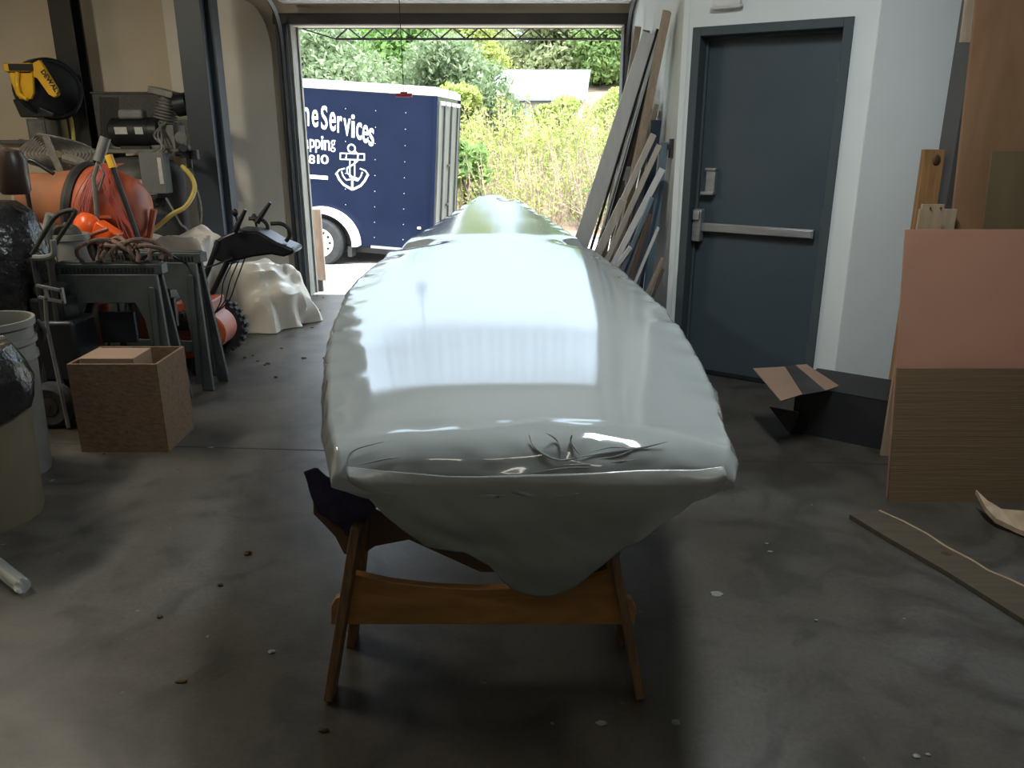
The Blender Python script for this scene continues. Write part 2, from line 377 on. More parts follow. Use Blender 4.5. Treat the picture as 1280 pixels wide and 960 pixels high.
# hinges on the right
for z in (.25, 1.05, 1.85): build(MB().tube([MD @ Vector((DW - fw - .02, .10, z - .05)), MD @ Vector((DW - fw - .02, .10, z + .05))], .008), 'hinge', 'alu', dr)
tag(build(MB().box((.20, -.02, 2.235), (.16, .05, .06), MD).box((.20, -.03, 2.215), (.19, .03, .012), MD), 'emergency_light', 'white', bevel=.004), 'small white fixture on the wall above the exit door', 'light fixture')
p = PY(838, 186, 5.35); tag(build(MB().box((XR - .005, 5.45, p.z), (.03, .07, .12)).box((XR - .025, 5.45, p.z + .01), (.02, .02, .03)), 'light_switch', 'dkmetal', bevel=.003), 'dark switch box on the wall beside the leaning boards', 'switch')

# header, jambs, tracks, sectional door
m = MB().box(((XL + XR) / 2, WB - .03, ZH + .045), (XR - XL + .2, .10, .09))
structure(build(m, 'trim_header', 'dkwood', bevel=.004))
m = MB().box((XL - .03, WB - .03, ZH / 2), (.10, .12, ZH - .002))
structure(build(m, 'trim_jamb_left', 'column'))
m = MB().box((XL + .025, WB + .07, ZH / 2), (.035, .24, ZH - .002)).box((XL + .05, WB + .16, ZH / 2), (.02, .05, ZH - .002))
structure(build(m, 'trim_casing_left', 'weather'))
m = MB().box((XR - .02, WB + .03, ZH / 2), (.09, .20, ZH - .002))
structure(build(m, 'trim_jamb_right', 'dkwood'))

gd = thing('sectional_garage_door', 'raised white sectional garage door overhead with grime-streaked ribbed panels', 'garage door', (-.45, 7.0, 2.55))
for k in range(4):
    y0 = 7.52 - k * .52; m = MB()
    m.box((-.48, y0 - .25, 2.60), (2.98, .50, .035))
    for j in range(5): m.box((-.48, y0 - .05 - j * .10, 2.578), (2.96, .055, .014))
    pn = build(m, 'door_section', 'doorpanel', gd, bevel=.003)
for sx in (-1, 1):
    xx = -.46 + sx * 1.56
    pts = [(xx, WB - .10, .02), (xx, WB - .10, 2.15), (xx, WB - .13, 2.35), (xx, WB - .24, 2.50), (xx, WB - .42, 2.58), (xx, 5.6, 2.60)]
    m = MB(); sp = pts[:2] + [tuple(q) for q in smoothpath(pts[1:5], 5)][1:] + pts[5:]
    if sx > 0: sp = [(x - .08, y, z) for x, y, z in sp]
    m.tube(sp, .022, 4)
    build(m, 'door_track', 'dkmetal', gd)
for y in (7.45, 6.95):
    build(MB().box((.99, y, 2.63), (.12, .07, .035)), 'roller_bracket', 'dkmetal', gd)
# lattice reinforcing truss under the header
m = MB(); x0, x1 = XL + .12, XR - .04; yt = 7.97; zt, zb = ZH + .01, ZH - .085
m.bar((x0 - .1, yt, zt), (x1, yt, zt), .016, .03); m.bar((x0 + .25, yt, zb), (x1, yt, zb), .018, .03)
nseg = 22; xs = [x0 + .25 + (x1 - x0 - .25) * i / nseg for i in range(nseg + 1)]
for i in range(nseg):
    za, zb_ = (zb, zt) if i % 2 == 0 else (zt, zb); m.bar((xs[i], yt, za), (xs[i + 1], yt, zb_), .013, .018)
m.bar((x0 - .08, yt, zt), (x0 + .25, yt, zb), .012, .02)
for xx in (x0 - .06, x1 - .02): m.box((xx, 7.925, zt), (.03, .10, .03))
tr = single(m, 'lattice_truss', 'dkmetal', 'black zigzag lattice truss across the top of the doorway', 'truss', smooth=0)
# pull cord with red handle
pc = thing('pull_cord', 'thin black pull cord with red handle hanging in the doorway', 'pull cord', (PY(505, 120, 7.25).x, 7.25, 1.80))
c = PY(505, 119, 7.25)
build(MB().tube([(c.x - .01, 7.25, 2.575), (c.x, 7.25, c.z + .02)], .0035, 6), 'cord', 'black', pc)
build(MB().tube([(c.x - .07, 7.25, c.z), (c.x + .07, 7.25, c.z)], .016, 10).tube([(c.x - .03, 7.25, c.z + .018), (c.x + .03, 7.25, c.z + .018)], .010, 8), 'handle', 'red', pc)

# columns
def column(name, x, y, w, d, mat, label):
    m = MB().box((x, y - d / 2 + .006, HC / 2), (w, .012, HC)).box((x, y + d / 2 - .006, HC / 2), (w, .012, HC)).box((x, y, HC / 2), (.012, d - .024, HC))
    m.box((x, y, .008), (w, d, .016))
    return single(m, name, mat, label, 'column', smooth=0, bevel=.002)
pt = PY(251, 60, 6.9); 
m = MB().box((pt.x - .025, 6.90, HC / 2 ), (.20, .26, HC - .004)).box((pt.x + .10, 6.95, HC / 2), (.05, .16, HC - .004)); m.tube([(pt.x + .09, 6.875, 1.0), (pt.x + .09, 6.86, 1.0)], .014)
single(m, 'steel_column', 'column', 'thick blue-grey steel column between the air compressor and the garage doorway', 'column', bevel=.003)
pt = PY(88, 60, 6.9)
pt = PY(88, 60, 7.35)
column('steel_column', pt.x - .01, 7.38, .185, .18, 'column2', 'dark brown steel column between the yellow hose reel and the compressor')
pt = PY(1208, 100, 4.30)
single(MB().box((pt.x + .06, 4.34, HC / 2), (.17, .16, HC - .004)), 'steel_column', 'column3', 'grey steel column half hidden behind the tall tan plywood', 'column', bevel=.004)
# cream end panel beside the doorway (rounded upper corner)
poly = [(-3.05, .02)]; xr = -2.13
poly += [(xr, .02), (xr, 2.2)]
for i in range(1, 9):
    a = i / 8 * PI / 2; poly.append((xr - .22 + .22 * math.cos(a), 2.2 + .42 * math.sin(a)))
poly.append((-3.05, 2.62))
T = basis((0, WB - .03, 0), (1, 0, 0), (0, 0, 1), (0, -1, 0))
wp = single(MB().prism(poly, .03, T), 'wall_panel', pm('pale_cream_panel', (.80, .74, .64), (.75, .69, .59), 1.2, .45), 'tall cream panel with a rounded top corner left of the garage doorway', 'panel', bevel=.004)
q = PY(361, 351, WB - .07); single(MB().sph(tuple(q), (.035, .03, .03)), 'door_stop', 'black', 'round black rubber bumper low on the left door track', 'bumper')

# ================================================================== BOAT
ZG = .88
def zg(y): return .84 + .016 * (y - 2.7) + .009 * max(0, y - 3.0) ** 2 + .036 * max(0, 2.7 - y) ** 2
def stn(px, py):
    Y = 3.0
    for _ in range(60): p = PZ(px, py, zg(Y)); Y += (min(p.y, 9) - Y) * .7
    return (p.y, p.x)
stL = [(1.62, -.375), (1.70, -.405), (1.95, -.475)] + [stn(*q) for q in ((411, 440), (420, 400), (437, 360), (462, 337), (480, 323), (488, 314), (522, 293), (560, 270), (586, 253), (598, 246), (606, 243.5), (612, 242.5))]
stR = [(1.62, .47), (1.70, .50), (1.95, .53)] + [stn(*q) for q in ((890, 480), (862, 428), (830, 385), (784, 343), (740, 310), (690, 276), (650, 252), (636, 246), (627, 243.5), (622, 242.5))]
YE = stL[-1][0]
def itp(tab, y):
    for (a, va), (b, vb) in zip(tab, tab[1:]):
        if y <= b: t = max(0, (y - a) / (b - a)); return va + (vb - va) * t
    return tab[-1][1]
ys = [1.63, 1.6303, 1.631, 1.6325, 1.635, 1.639, 1.644, 1.651, 1.66, 1.67, 1.682, 1.695, 1.71, 1.725, 1.745, 1.77, 1.80, 1.84] + [1.88 + .045 * i for i in range(155)]
ys = [y for y in ys if y < YE - .02] + [YE]
NT = 110; NE = 10; NH = 16
def hull_ring(y, near):
    xl, xr = itp(stL, y), itp(stR, y); xc = (xl + xr) / 2 + (.07 if y < 4 else 0)
    w = xr - xl; pts = []
    e = max(0, min(1, (1.725 - y) / .095)); drop = 1 - math.sqrt(max(0, 1 - e * e)); Zg = zg(y)       # top rolls over at the near end
    crown = .042 * min(1, (w / 1.05) ** 1.8)
    for i in range(NT + 1):
        t = i / NT; x = xl + w * t; s = 2 * t - 1
        z = Zg + crown * (1 - abs(s) ** 3); z -= (z - .80) * drop
        q = abs(s) ** 6
        # sag and wrinkles in the film
        z += .003 * mnoise.noise(Vector((x * 1.4, y * .8, 2)))
        ed = max(0, abs(s) - .80) / .20
        z += ed * .012 * mnoise.noise(Vector((x * 3, y * 7, 5))) + ed * .005 * mnoise.noise(Vector((x * 9, y * 26, 9)))
        # pleats at the near rim
        nf = max(0, 1 - abs(y - 1.73) / .13)
        z += nf * .007 * mnoise.noise(Vector((x * 9, y * 14, 1))) 
        # pinch of the film over the left and right gunwale
        for (px_, py_, sx, sy, am) in ((stn(497, 308)[1] + .08, stn(497, 308)[0], .14, .09, .05), (stn(728, 305)[1] - .03, stn(728, 305)[0], .10, .10, .035), (stn(632, 247)[1], stn(632, 247)[0], .05, .12, .03)):
            z -= am * math.exp(-((x - px_) / sx) ** 2 - ((y - py_) / sy) ** 2)
        pts.append((x, z))
    L = pts[0]; R = pts[-1]
    zb = (Zg - .10) + (.775 - Zg + .10) * drop
    def edge(x0, z0, sgn, y):
        out = []
        for i in range(1, NE + 1):
            a = i / NE; bul = math.sin(a * PI) * .028
            wr = .006 * mnoise.noise(Vector((a * 3, y * 11, sgn * 4)))
            out.append((x0 + sgn * (bul + wr) - sgn * .012 * a, z0 - (z0 - zb) * a))
        return out
    zk = .44 if y < 2.2 else min(.66, .44 + (y - 2.2) * .035)
    er = edge(R[0], R[1], 1, y); el = edge(L[0], L[1], -1, y)
    hr = []; hl = []
    for i in range(1, NH + 1):
        a = i / NH; s = math.sin(a * PI / 2) if False else a
        prof = (1 - a) ** .85
        hr.append((xc + (er[-1][0] - xc) * prof, zb - (zb - zk) * a ** 1.05))
        hl.append((xc + (el[-1][0] - xc) * prof, zb - (zb - zk) * a ** 1.05))
    ring = pts + er + hr[:-1] + [(xc, zk)] + hl[:-1][::-1] + el[::-1]
    return [(x, y, z) for x, z in ring]
m = MB(); R0 = hull_ring(ys[0], True); n = len(R0)
for y in ys: m.v += hull_ring(y, y < 1.8)
# slant the transom: lower points of the near rings sit farther back
def rk(p):
    x, y, z = p
    k = max(0, 1 - (y - 1.62) / .7); dz = max(0, .77 - z)
    if y < 1.74 and z > .77:
        f_ = min(1, (1.74 - y) / .06) * (1 + 1.2 * math.exp(-((x - .12) / .16) ** 2)); y += f_ * (.007 * mnoise.noise(Vector((x * 5, z * 14, 3))) + .004 * mnoise.noise(Vector((x * 13, z * 40, 7)))) + .002
    return (x, y + k * 1.1 * dz, z)
m.v = [rk(p) for p in m.v]
for i in range(len(ys) - 1):
    for k in range(n):
        l = (k + 1) % n; m.f.append((i * n + k, i * n + l, (i + 1) * n + l, (i + 1) * n + k))
# end caps: shrinking rings
def cap(base, ycen, dy, flip):
    base = list(base); cx = sum(p[0] for p in base) / n; cz = .76
    prev = list(range(len(m.v) - n, len(m.v))) if flip else list(range(n))
    for s_, d_ in ((.97, .35), (.90, .62), (.75, .82), (.5, .95), (.2, 1.0)):
        k = len(m.v)
        m.v += [(cx + (p[0] - cx) * s_, p[1] + dy * d_, cz + (p[2] - cz) * s_) for p in base]
        for q in range(n):
            l = (q + 1) % n; m.f.append((prev[q], prev[l], k + l, k + q))
        prev = list(range(k, k + n))
    m.f.append(tuple(prev))
tail = [m.v[i] for i in range(len(m.v) - n, len(m.v))]; head = [m.v[i] for i in range(n)]
cap(tail, YE, .05, True)
cap(head, 1.63, -.004, False)
boat = thing('wrapped_boat', 'long narrow boat shrink-wrapped in glossy white plastic film, resting on wooden trestles', 'boat', (0, 4.4, .42))
build(m, 'hull_wrap', 'wrap', boat, smooth=60)
# loose skirt of film hanging round the stern
top = [(434, 584), (480, 590), (560, 594), (640, 594), (720, 591), (800, 588), (870, 587), (904, 582)]
bot = [(436, 602), (482, 645), (532, 684), (580, 690), (612, 706), (640, 738), (672, 748), (704, 744), (728, 726), (770, 692), (812, 668), (846, 642), (880, 622), (908, 598)]
def arc(tab, u):
    L = [0]
    for a, b in zip(tab, tab[1:]): L.append(L[-1] + math.hypot(b[0] - a[0], b[1] - a[1]))
    s = u * L[-1]
    for i in range(len(tab) - 1):
        if s <= L[i + 1] + 1e-9:
            t = (s - L[i]) / (L[i + 1] - L[i]); return (tab[i][0] + (tab[i + 1][0] - tab[i][0]) * t, tab[i][1] + (tab[i + 1][1] - tab[i][1]) * t)
    return tab[-1]
def facey(z):
    if z < .80: return 1.63 + .62 * (.80 - z) ** 1.15
    d_ = max(0, min(.10, .90 - z)); return 1.725 - .095 * math.sqrt(max(0, 1 - (1 - d_ / .10) ** 2))
m = MB(); NU, NV = 150, 50
for j in range(NV + 1):
    v = j / NV
    for i in range(NU + 1):
        u = i / NU; a = arc(top, u); b = arc(bot, u)
        Yq = 1.66
        for _ in range(6):
            P_ = PY(a[0] + (b[0] - a[0]) * v, a[1] + (b[1] - a[1]) * v, Yq); Yq = facey(P_.z) - .006
        w_ = .012 * mnoise.noise(Vector((P_.x * 5, P_.z * 7, 3))) + .010 * mnoise.noise(Vector((P_.x * 14 + P_.z * 9, P_.z * 11, 8))) * v
        P_.y += w_ - .012 * math.sin(v * PI); P_.z += .006 * v * mnoise.noise(Vector((P_.x * 25, 1, 1)))
        m.v.append(tuple(P_))
for j in range(NV):
    for i in range(NU):
        k = j * (NU + 1) + i; m.f.append((k, k + 1, k + NU + 2, k + NU + 1))
build(m, 'film_skirt', 'skirt', boat, smooth=70, solid=.0012)
# folds in the film along the near rim: thin pleats lying on the surface
def pleat(pts, r):
    P_ = []
    for x, y in [(q.x, q.y) for q in smoothpath([(a, b, 0) for a, b in pts], 6)]:
        Yq = 1.65
        for _ in range(6): p_ = PY(x, y, Yq); Yq = facey(p_.z)
        P_.append(PY(x, y, Yq + .0005))
    m = MB(); m.tube(P_, r * .85, 6, taper=[max(.12, math.sin(PI * (i + .3) / (len(P_) + .3))) for i in range(len(P_))])
    build(m, 'film_pleat', 'wrap', boat)
for pts_, r_ in (([(661, 542), (666, 556), (680, 568), (700, 575), (722, 572)], .0035), ([(682, 541), (696, 550), (703, 566)], .003), ([(716, 541), (714, 552), (724, 568)], .003),
    ([(722, 572), (756, 566), (800, 560), (834, 552)], .0035), ([(735, 566), (765, 559), (790, 561), (772, 570), (742, 575)], .003), ([(660, 592), (720, 584), (790, 588)], .003),
    ([(440, 592), (435, 576), (444, 562), (480, 552)], .003), ([(690, 582), (740, 580), (800, 574)], .0025), ([(446, 582), (480, 574), (500, 571)], .0025)): pleat(pts_, r_)

# ------------------------------------------------------------------ sawhorse(s) under the boat
sh = thing('sawhorse', 'varnished wooden trestle with curved stretcher carrying the near end of the boat', 'sawhorse', (-.04, 2.02, 0))
def leg(foot, topp, name='leg'):
    build(MB().bar(foot, topp, .026, .085, (0, 1, 0)), name, 'horseleg', sh, bevel=.003)
fl = PZ(413, 868, 0); fr = PZ(799, 866, 0)
tl = PY(447, 655, 2.02); trr = PY(767, 690, 2.02)
tr2 = trr + (trr - fr).normalized() * .07
leg(fl, tl); leg(fr, tr2)
leg(fl + Vector((.015, .26, 0)), tl + Vector((.01, .10, 0))); leg(fr + Vector((-.015, .26, 0)), tr2 + Vector((-.01, .10, 0)))
T = basis((0, 2.07, 0), (1, 0, 0), (0, 0, 1), (0, -1, 0))
def pq(pts, Y): return [(PY(x, y, Y).x, PY(x, y, Y).z) for x, y in pts]
st = pq([(414, 779), (414, 756), (420, 746), (440, 742), (443, 716), (490, 726), (540, 732), (600, 735), (660, 733), (720, 727), (770, 712), (776, 745), (790, 748), (795, 760), (793, 779)], 2.05)
build(MB().prism(st, .028, T), 'stretcher', 'horsewood', sh, bevel=.003)
T2 = basis((0, 2.16, 0), (1, 0, 0), (0, 0, 1), (0, -1, 0))
cr = pq([(431, 690), (420, 668), (405, 652), (393, 640), (392, 612), (408, 606), (440, 618), (470, 640), (500, 655), (600, 690), (690, 690), (765, 660), (775, 690), (760, 712), (690, 715), (600, 712), (512, 672), (470, 680), (455, 690)], 2.14)
build(MB().prism(cr, .035, T2), 'cradle_board', 'cradle', sh, bevel=.003)
sh2 = copy_tree(sh); sh2.location = (-.10, 4.8, 0); sh2['label'] = 'second wooden trestle farther back under the far half of the boat'
# purple cloth over the cradle end
m = MB(); poly = [(381, 588), (396, 582), (410, 592), (424, 600), (446, 612), (472, 630), (466, 640), (455, 652), (447, 672), (436, 666), (420, 650), (402, 640), (392, 618)]
c0 = (425, 622); K_ = 6; rings = []
pl = [arc(poly + [poly[0]], i / 60) for i in range(60)]
for j in range(K_ + 1):
    s_ = j / K_
    for x, y in pl:
        X, Y_ = c0[0] + (x - c0[0]) * s_, c0[1] + (y - c0[1]) * s_
        P_ = PY(X, Y_, 2.085 - .0 * s_); P_.y += .02 * mnoise.noise(Vector((X * .06, Y_ * .05, 2))) - .014; m.v.append(tuple(P_))
for j in range(K_):
    for i in range(60): l = (i + 1) % 60; m.f.append((j * 60 + i, j * 60 + l, (j + 1) * 60 + l, (j + 1) * 60 + i))
single(m, 'padding_cloth', 'cloth', 'dark purple cloth draped over the left end of the near trestle', 'cloth', solid=.006, smooth=80)

# ================================================================== LEFT SIDE OBJECTS
def L_(px, py, Y): return PY(px, py, Y)
# --- hose reel
hr = thing('hose_reel', 'yellow and black air hose reel mounted high on the cream wall', 'hose reel', tuple(PY(45, 150, WB)))
def onY(pts, Y0, Y1, mb):   # prism outline traced at depth Y0, thickness to Y1
    T = basis((0, Y1, 0), (1, 0, 0), (0, 0, 1), (0, -1, 0)); mb.prism(pq(pts, (Y0 + Y1) / 2), Y1 - Y0, T); return mb
Yr = 7.15
c = PY(60, 112, 7.06)
Tr = TR(*c) @ RZ(48) @ RX(90)
build(MB().lathe([(.0, -.10), (.20, -.10), (.245, -.08), (.245, .08), (.20, .10), (.0, .10)], 36, Tr).lathe([(.21, -.105), (.225, -.105), (.225, .105), (.21, .105)], 36, Tr, closed=True), 'drum', 'black', hr)
m = MB(); Ya = 6.80
onY([(8, 80), (42, 79), (44, 88), (40, 90), (10, 90)], Ya, Ya + .10, m)
onY([(8, 80), (11, 80), (14, 100), (22, 120), (28, 124), (40, 124), (43, 116), (42, 92), (45, 79), (42, 79), (38, 90), (12, 90)], Ya + .02, Ya + .05, m)
onY([(42, 79), (50, 75), (56, 84), (73, 112), (74, 119), (69, 122), (62, 118), (48, 98), (43, 96)], Ya + .0, Ya + .04, m)
onY([(13, 90), (42, 90), (43, 118), (38, 124), (25, 124), (18, 110)], Ya + .025, Ya + .045, m)
m.tube([tuple(PY(22, 90, Ya)), tuple(PY(21, 104, Ya)), tuple(PY(24, 118, Ya - .03)), tuple(PY(34, 124, Ya - .06))], .018, 8)
bk = build(m, 'bracket', 'yellow', hr, bevel=.006)
build(MB().box(tuple(PY(26, 84, Ya - .004)), (.19, .012, .05)), 'hose_slot', 'black', hr)
build(onY([(24, 125), (36, 122), (46, 128), (76, 142), (74, 147), (34, 147)], Ya + .10, Ya + .30, MB()), 'lower_housing', 'black', hr, bevel=.01)
build(MB().box(tuple((c + Vector((-.06, .36, .05)))), (.14, .56, .10)), 'wall_mount', 'black', hr, bevel=.006)
ang = math.atan2(-(113 - 93), (70 - 57)); q = PY(63.5, 103, Ya - .004)
build(textmesh('DEWALT', basis(q, Vector((.50, 0, -.866)), Vector((.866, 0, .5)), (0, -1, 0)) @ TR(0, -.018, 0), .052, .002, .0012), 'lettering', 'black', bk)
# yellow hose from the reel
pts = [PY(74, 128, 7.15), PY(83, 134, 7.18), PY(89, 150, 7.2), PY(92, 175, 7.2), PY(92, 200, 7.2), PY(92, 240, 7.2), (PY(93, 300, 7.2).x, 7.2, .02)]
single(MB().tube(smoothpath(pts, 6), .016, 8), 'air_hose', 'yhose', 'yellow air hose hanging from the wall reel behind the brown column', 'hose')
# conduit & junction boxes
q = PY(56, 163, WB - .05)
ob = thing('junction_box', 'grey electrical box on the wall below the hose reel', 'electrical box', (q.x, WB, q.z - .12))
build(MB().box((q.x - .05, WB - .05, q.z), (.16, .09, .20)).box((q.x + .07, WB - .04, q.z), (.12, .07, .22)), 'enclosure', 'greybox', ob, bevel=.004)
build(MB().box((q.x - .05, WB - .098, q.z), (.12, .006, .16)), 'cover_plate', 'track', ob)
q = PY(30, 178, WB - .06)
single(MB().tube([(-4.68, WB - .05, q.z), (PY(55, 178, WB).x, WB - .05, q.z)], .022, 10).tube([(-4.5, WB - .05, q.z), (-4.5, WB - .015, q.z)], .03, 8), 'wall_conduit', 'greybox', 'grey horizontal pipe along the cream wall behind the mixer', 'pipe')

# --- air compressor
cx, cy, cr_ = -3.12, 6.95, .34
ac = thing('air_compressor', 'dusty grey upright air compressor with motor and pump on top of its tank', 'air compressor', (cx, cy, 0))
prof = [(0, .12), (.15, .125), (.27, .17), (.335, .25), (.34, .30), (.34, 1.14), (.335, 1.20), (.27, 1.29), (.15, 1.33), (0, 1.34)]
tk = build(MB().lathe(prof, 40, TR(cx, cy, 0)), 'tank', 'comp', ac)
for a in (45, 135, 225, 315):
    x, y = cx + .27 * math.cos(math.radians(a)), cy + .27 * math.sin(math.radians(a)); build(MB().box((x, y, .14), (.06, .06, .28)).box((x, y, .008), (.10, .10, .016)), 'leg', 'comp', ac)
build(MB().box((cx, cy, 1.375), (.86, .36, .03)).box((cx - .2, cy, 1.345), (.05, .3, .06)).box((cx + .2, cy, 1.345), (.05, .3, .06)), 'platform', 'comp2', ac, bevel=.003)
q = PY(170, 168, cy - .1); Tm = TR(q.x, cy - .06, 1.52) @ RY(90)
mo = build(MB().lathe([(0, -.22), (.09, -.215), (.115, -.19), (.118, -.10), (.12, -.10), (.12, .12), (.117, .12), (.115, .19), (.09, .21), (.03, .215), (.03, .25), (0, .25)], 32, Tm), 'motor', 'black', ac)
build(MB().box((q.x - .01, cy - .09, 1.66), (.20, .11, .075)), 'capacitor_cover', 'greybox', ac, bevel=.02)
for dx, w in ((-.08, .10), (.065, .065)):
    lb = build(MB().box((q.x + dx, cy - .185, 1.535), (w, .004, .055), R=Matrix.Rotation(math.radians(10), 3, 'X')), 'label', 'paper', mo)
build(MB().box((q.x, cy - .06, 1.40), (.24, .18, .03)), 'motor_foot', 'dkmetal', ac)
# pump
m = MB(); u = PY(206, 150, cy)
for k in range(8): m.lathe([(.0, k * .024), (.10 - .003 * k, k * .024), (.10 - .003 * k, k * .024 + .014), (0, k * .024 + .014)], 24, TR(u.x, cy, 1.60) @ RY(14))
m.lathe([(0, 0), (.07, 0), (.07, .22), (0, .22)], 20, TR(u.x, cy, 1.60) @ RY(14))
m.box((u.x + .03, cy, 1.83), (.20, .20, .05), R=Matrix.Rotation(math.radians(14), 3, 'Y')).box((u.x, cy, 1.48), (.22, .24, .20))
build(m, 'pump', 'comp2', ac, bevel=.004)
f = PY(231, 131, cy); Tf = TR(f.x, cy - .05, f.z) @ RY(80) @ RX(0)
build(MB().lathe([(0, -.06), (.06, -.06), (.088, -.05), (.088, .05), (.06, .06), (0, .06)], 28, Tf).tube([(u.x + .06, cy, 1.82), (f.x - .05, cy - .05, f.z)], .03, 8), 'air_filter', 'black', ac)
g0 = PY(119, 128, cy + .16)
m = MB(); m.box(((g0.x + u.x) / 2, cy + .17, 1.62), (u.x - g0.x, .09, .42)); m.box(((g0.x + u.x) / 2, cy + .17, 1.835), (u.x - g0.x + .02, .11, .015))
for k in range(14): m.tube([(g0.x + .02 + k * .012, cy + .12, 1.44), (g0.x + .06 + k * .012, cy + .12, 1.80)], .002, 4)
build(m, 'belt_guard', 'mesh', ac)
for k in range(3): build(MB().tube(smoothpath([(u.x + .03 * k, cy - .12, 1.60), (u.x + .05 - .03 * k, cy - .22, 1.50), (u.x + .04 + .02 * k, cy - .26, 1.40), (u.x + .02 * k - .06, cy - .28, 1.34)], 5), .010, 6), 'copper_line', 'comp2', ac)
b0, b1 = PY(179, 193, 6.5), PY(207, 240, 6.5)
cb = build(MB().box(((b0.x + b1.x) / 2 - .01, 6.55, (b0.z + b1.z) / 2), (.19, .12, .31)), 'control_box', 'greybox', ac, bevel=.006)
build(MB().box(((b0.x + b1.x) / 2 + .055, 6.487, (b0.z + b1.z) / 2 + .02), (.03, .004, .20)), 'label', 'paper', cb)
w = PY(232, 190, 6.45)
m = MB().tube([(w.x - .14, 6.62, w.z - .02), (w.x + .08, 6.45, w.z)], .02, 8).box(tuple(w), (.07, .06, .09)).box((w.x + .07, w.y, w.z - .02), (.05, .05, .07)).tube([(w.x + .02, 6.45, w.z), (w.x + .02, 6.45, w.z - .12)], .022, 10)
m.tube([(w.x - .02, 6.44, w.z + .02), (w.x + .02, 6.36, w.z + .03)], .03, 12)
build(m, 'regulator', 'black', ac, bevel=.003)
build(MB().tube([PY(226, 172, 6.5), PY(226, 172, 6.42)], .045, 16), 'pressure_gauge', 'comp2', ac)
def on_tank(ang, z, w, h, name, mat):
    m = MB(); a0 = math.radians(ang); n_ = 6; dA = w / cr_ / n_
    for r in (cr_ + .001, cr_ + .004):
        for j in (0, 1):
            for i in range(n_ + 1):
                a = a0 + (i - n_ / 2) * dA; m.v.append((cx + r * math.cos(a), cy + r * math.sin(a), z + (j - .5) * h))
    k = n_ + 1
    for i in range(n_): m.f += [(2 * k + i, 2 * k + i + 1, 3 * k + i + 1, 3 * k + i), (i, k + i, k + i + 1, i + 1)]
    return build(m, name, mat, tk)
on_tank(-62, 1.10, .16, .12, 'label', 'paper'); on_tank(-62, .83, .24, .10, 'label', pm('dark_blue_label', (.02, .022, .04)))
on_tank(-68, .66, .075, .12, 'label', 'paper'); on_tank(-68, .66, .05, .04, 'label_print', 'paperred')
a0 = math.radians(-64)
build(textmesh('NG3350', basis((cx + (cr_ + .004) * math.cos(a0), cy + (cr_ + .004) * math.sin(a0), .94), (-math.sin(a0), math.cos(a0), 0), (0, 0, 1), (math.cos(a0), math.sin(a0), 0)), .10, .002, .003, .8), 'lettering', 'black', tk)
pts = [PY(228, 208, 6.4), PY(240, 222, 6.3), PY(243, 238, 6.2), PY(232, 258, 6.1), PY(215, 268, 6.05), PY(196, 284, 6.0), PY(178, 297, 5.9), PY(160, 312, 5.85)]
single(MB().tube(smoothpath(pts, 6), .017, 8), 'air_hose', 'yhose', 'yellow air hose looping from the compressor regulator down toward the rope coil', 'hose')
pts = [PY(232, 212, 6.45), PY(247, 240, 6.45), PY(252, 270, 6.45), PY(246, 300, 6.45), PY(240, 340, 6.45), (PY(238, 380, 6.45).x, 6.45, .02)]
single(MB().tube(smoothpath(pts, 6), .007, 6), 'power_cable', 'strap', 'thin grey cable hanging down the right side of the compressor', 'cable')
pts = [PY(208, 248, 6.35), PY(216, 262, 6.3), PY(226, 280, 6.3), PY(238, 300, 6.3), (PY(245, 330, 6.3).x, 6.3, .02)]
single(MB().tube(smoothpath(pts, 6), .009, 6), 'power_cable', 'comp2', 'pale grey cable crossing the yellow hose in front of the compressor tank', 'cable')

# --- cement mixer
mc = PY(128, 262, 5.65)
mx = thing('cement_mixer', 'orange cement mixer with its drum lying on its side', 'cement mixer', (mc.x, 5.65, 0))
Tm = TR(mc.x + .05, 5.65, mc.z) @ RY(-80)
prof = [(0, -.27), (.08, -.265), (.17, -.23), (.24, -.15), (.275, -.04), (.285, .0), (.285, .06), (.275, .12), (.245, .2), (.20, .34), (.165, .47), (.155, .56), (.145, .56), (.155, .46), (.19, .33), (.23, .2), (.25, .1)]
dm = build(MB().lathe(prof[:9], 40, Tm), 'drum', 'orange', mx)
build(MB().lathe(prof[7:], 40, Tm), 'cone', 'orange2', mx)
build(MB().lathe([(.25, .13), (.285, .13), (.30, .16), (.285, .19), (.25, .19)], 40, Tm, closed=True), 'gear_ring', 'dkmetal', mx)
build(MB().lathe([(.284, .045), (.305, .045), (.305, .065), (.284, .065)], 40, Tm, closed=True).box((mc.x + .06, 5.37, mc.z - .02), (.26, .03, .018)), 'flange', 'orange', mx)
m = MB(); 
for sx in (-1, 1):
    m.tube([(mc.x + sx * .34, 5.45, .02), (mc.x + sx * .10, 5.65, mc.z - .28), (mc.x + sx * .34, 5.85, .02)], .022, 8)
m.tube([(mc.x - .34, 5.45, .25), (mc.x + .34, 5.45, .25)], .018, 8).tube([(mc.x - .34, 5.85, .25), (mc.x + .34, 5.85, .25)], .018, 8).box((mc.x, 5.65, mc.z - .30), (.36, .10, .06))
build(m, 'stand', 'dkmetal', mx)
build(MB().tube([(mc.x - .16, 5.65, mc.z - .28), (mc.x + .30, 5.64, mc.z - .20), (mc.x + .36, 5.64, mc.z)], .025, 8), 'yoke', 'orange', mx)
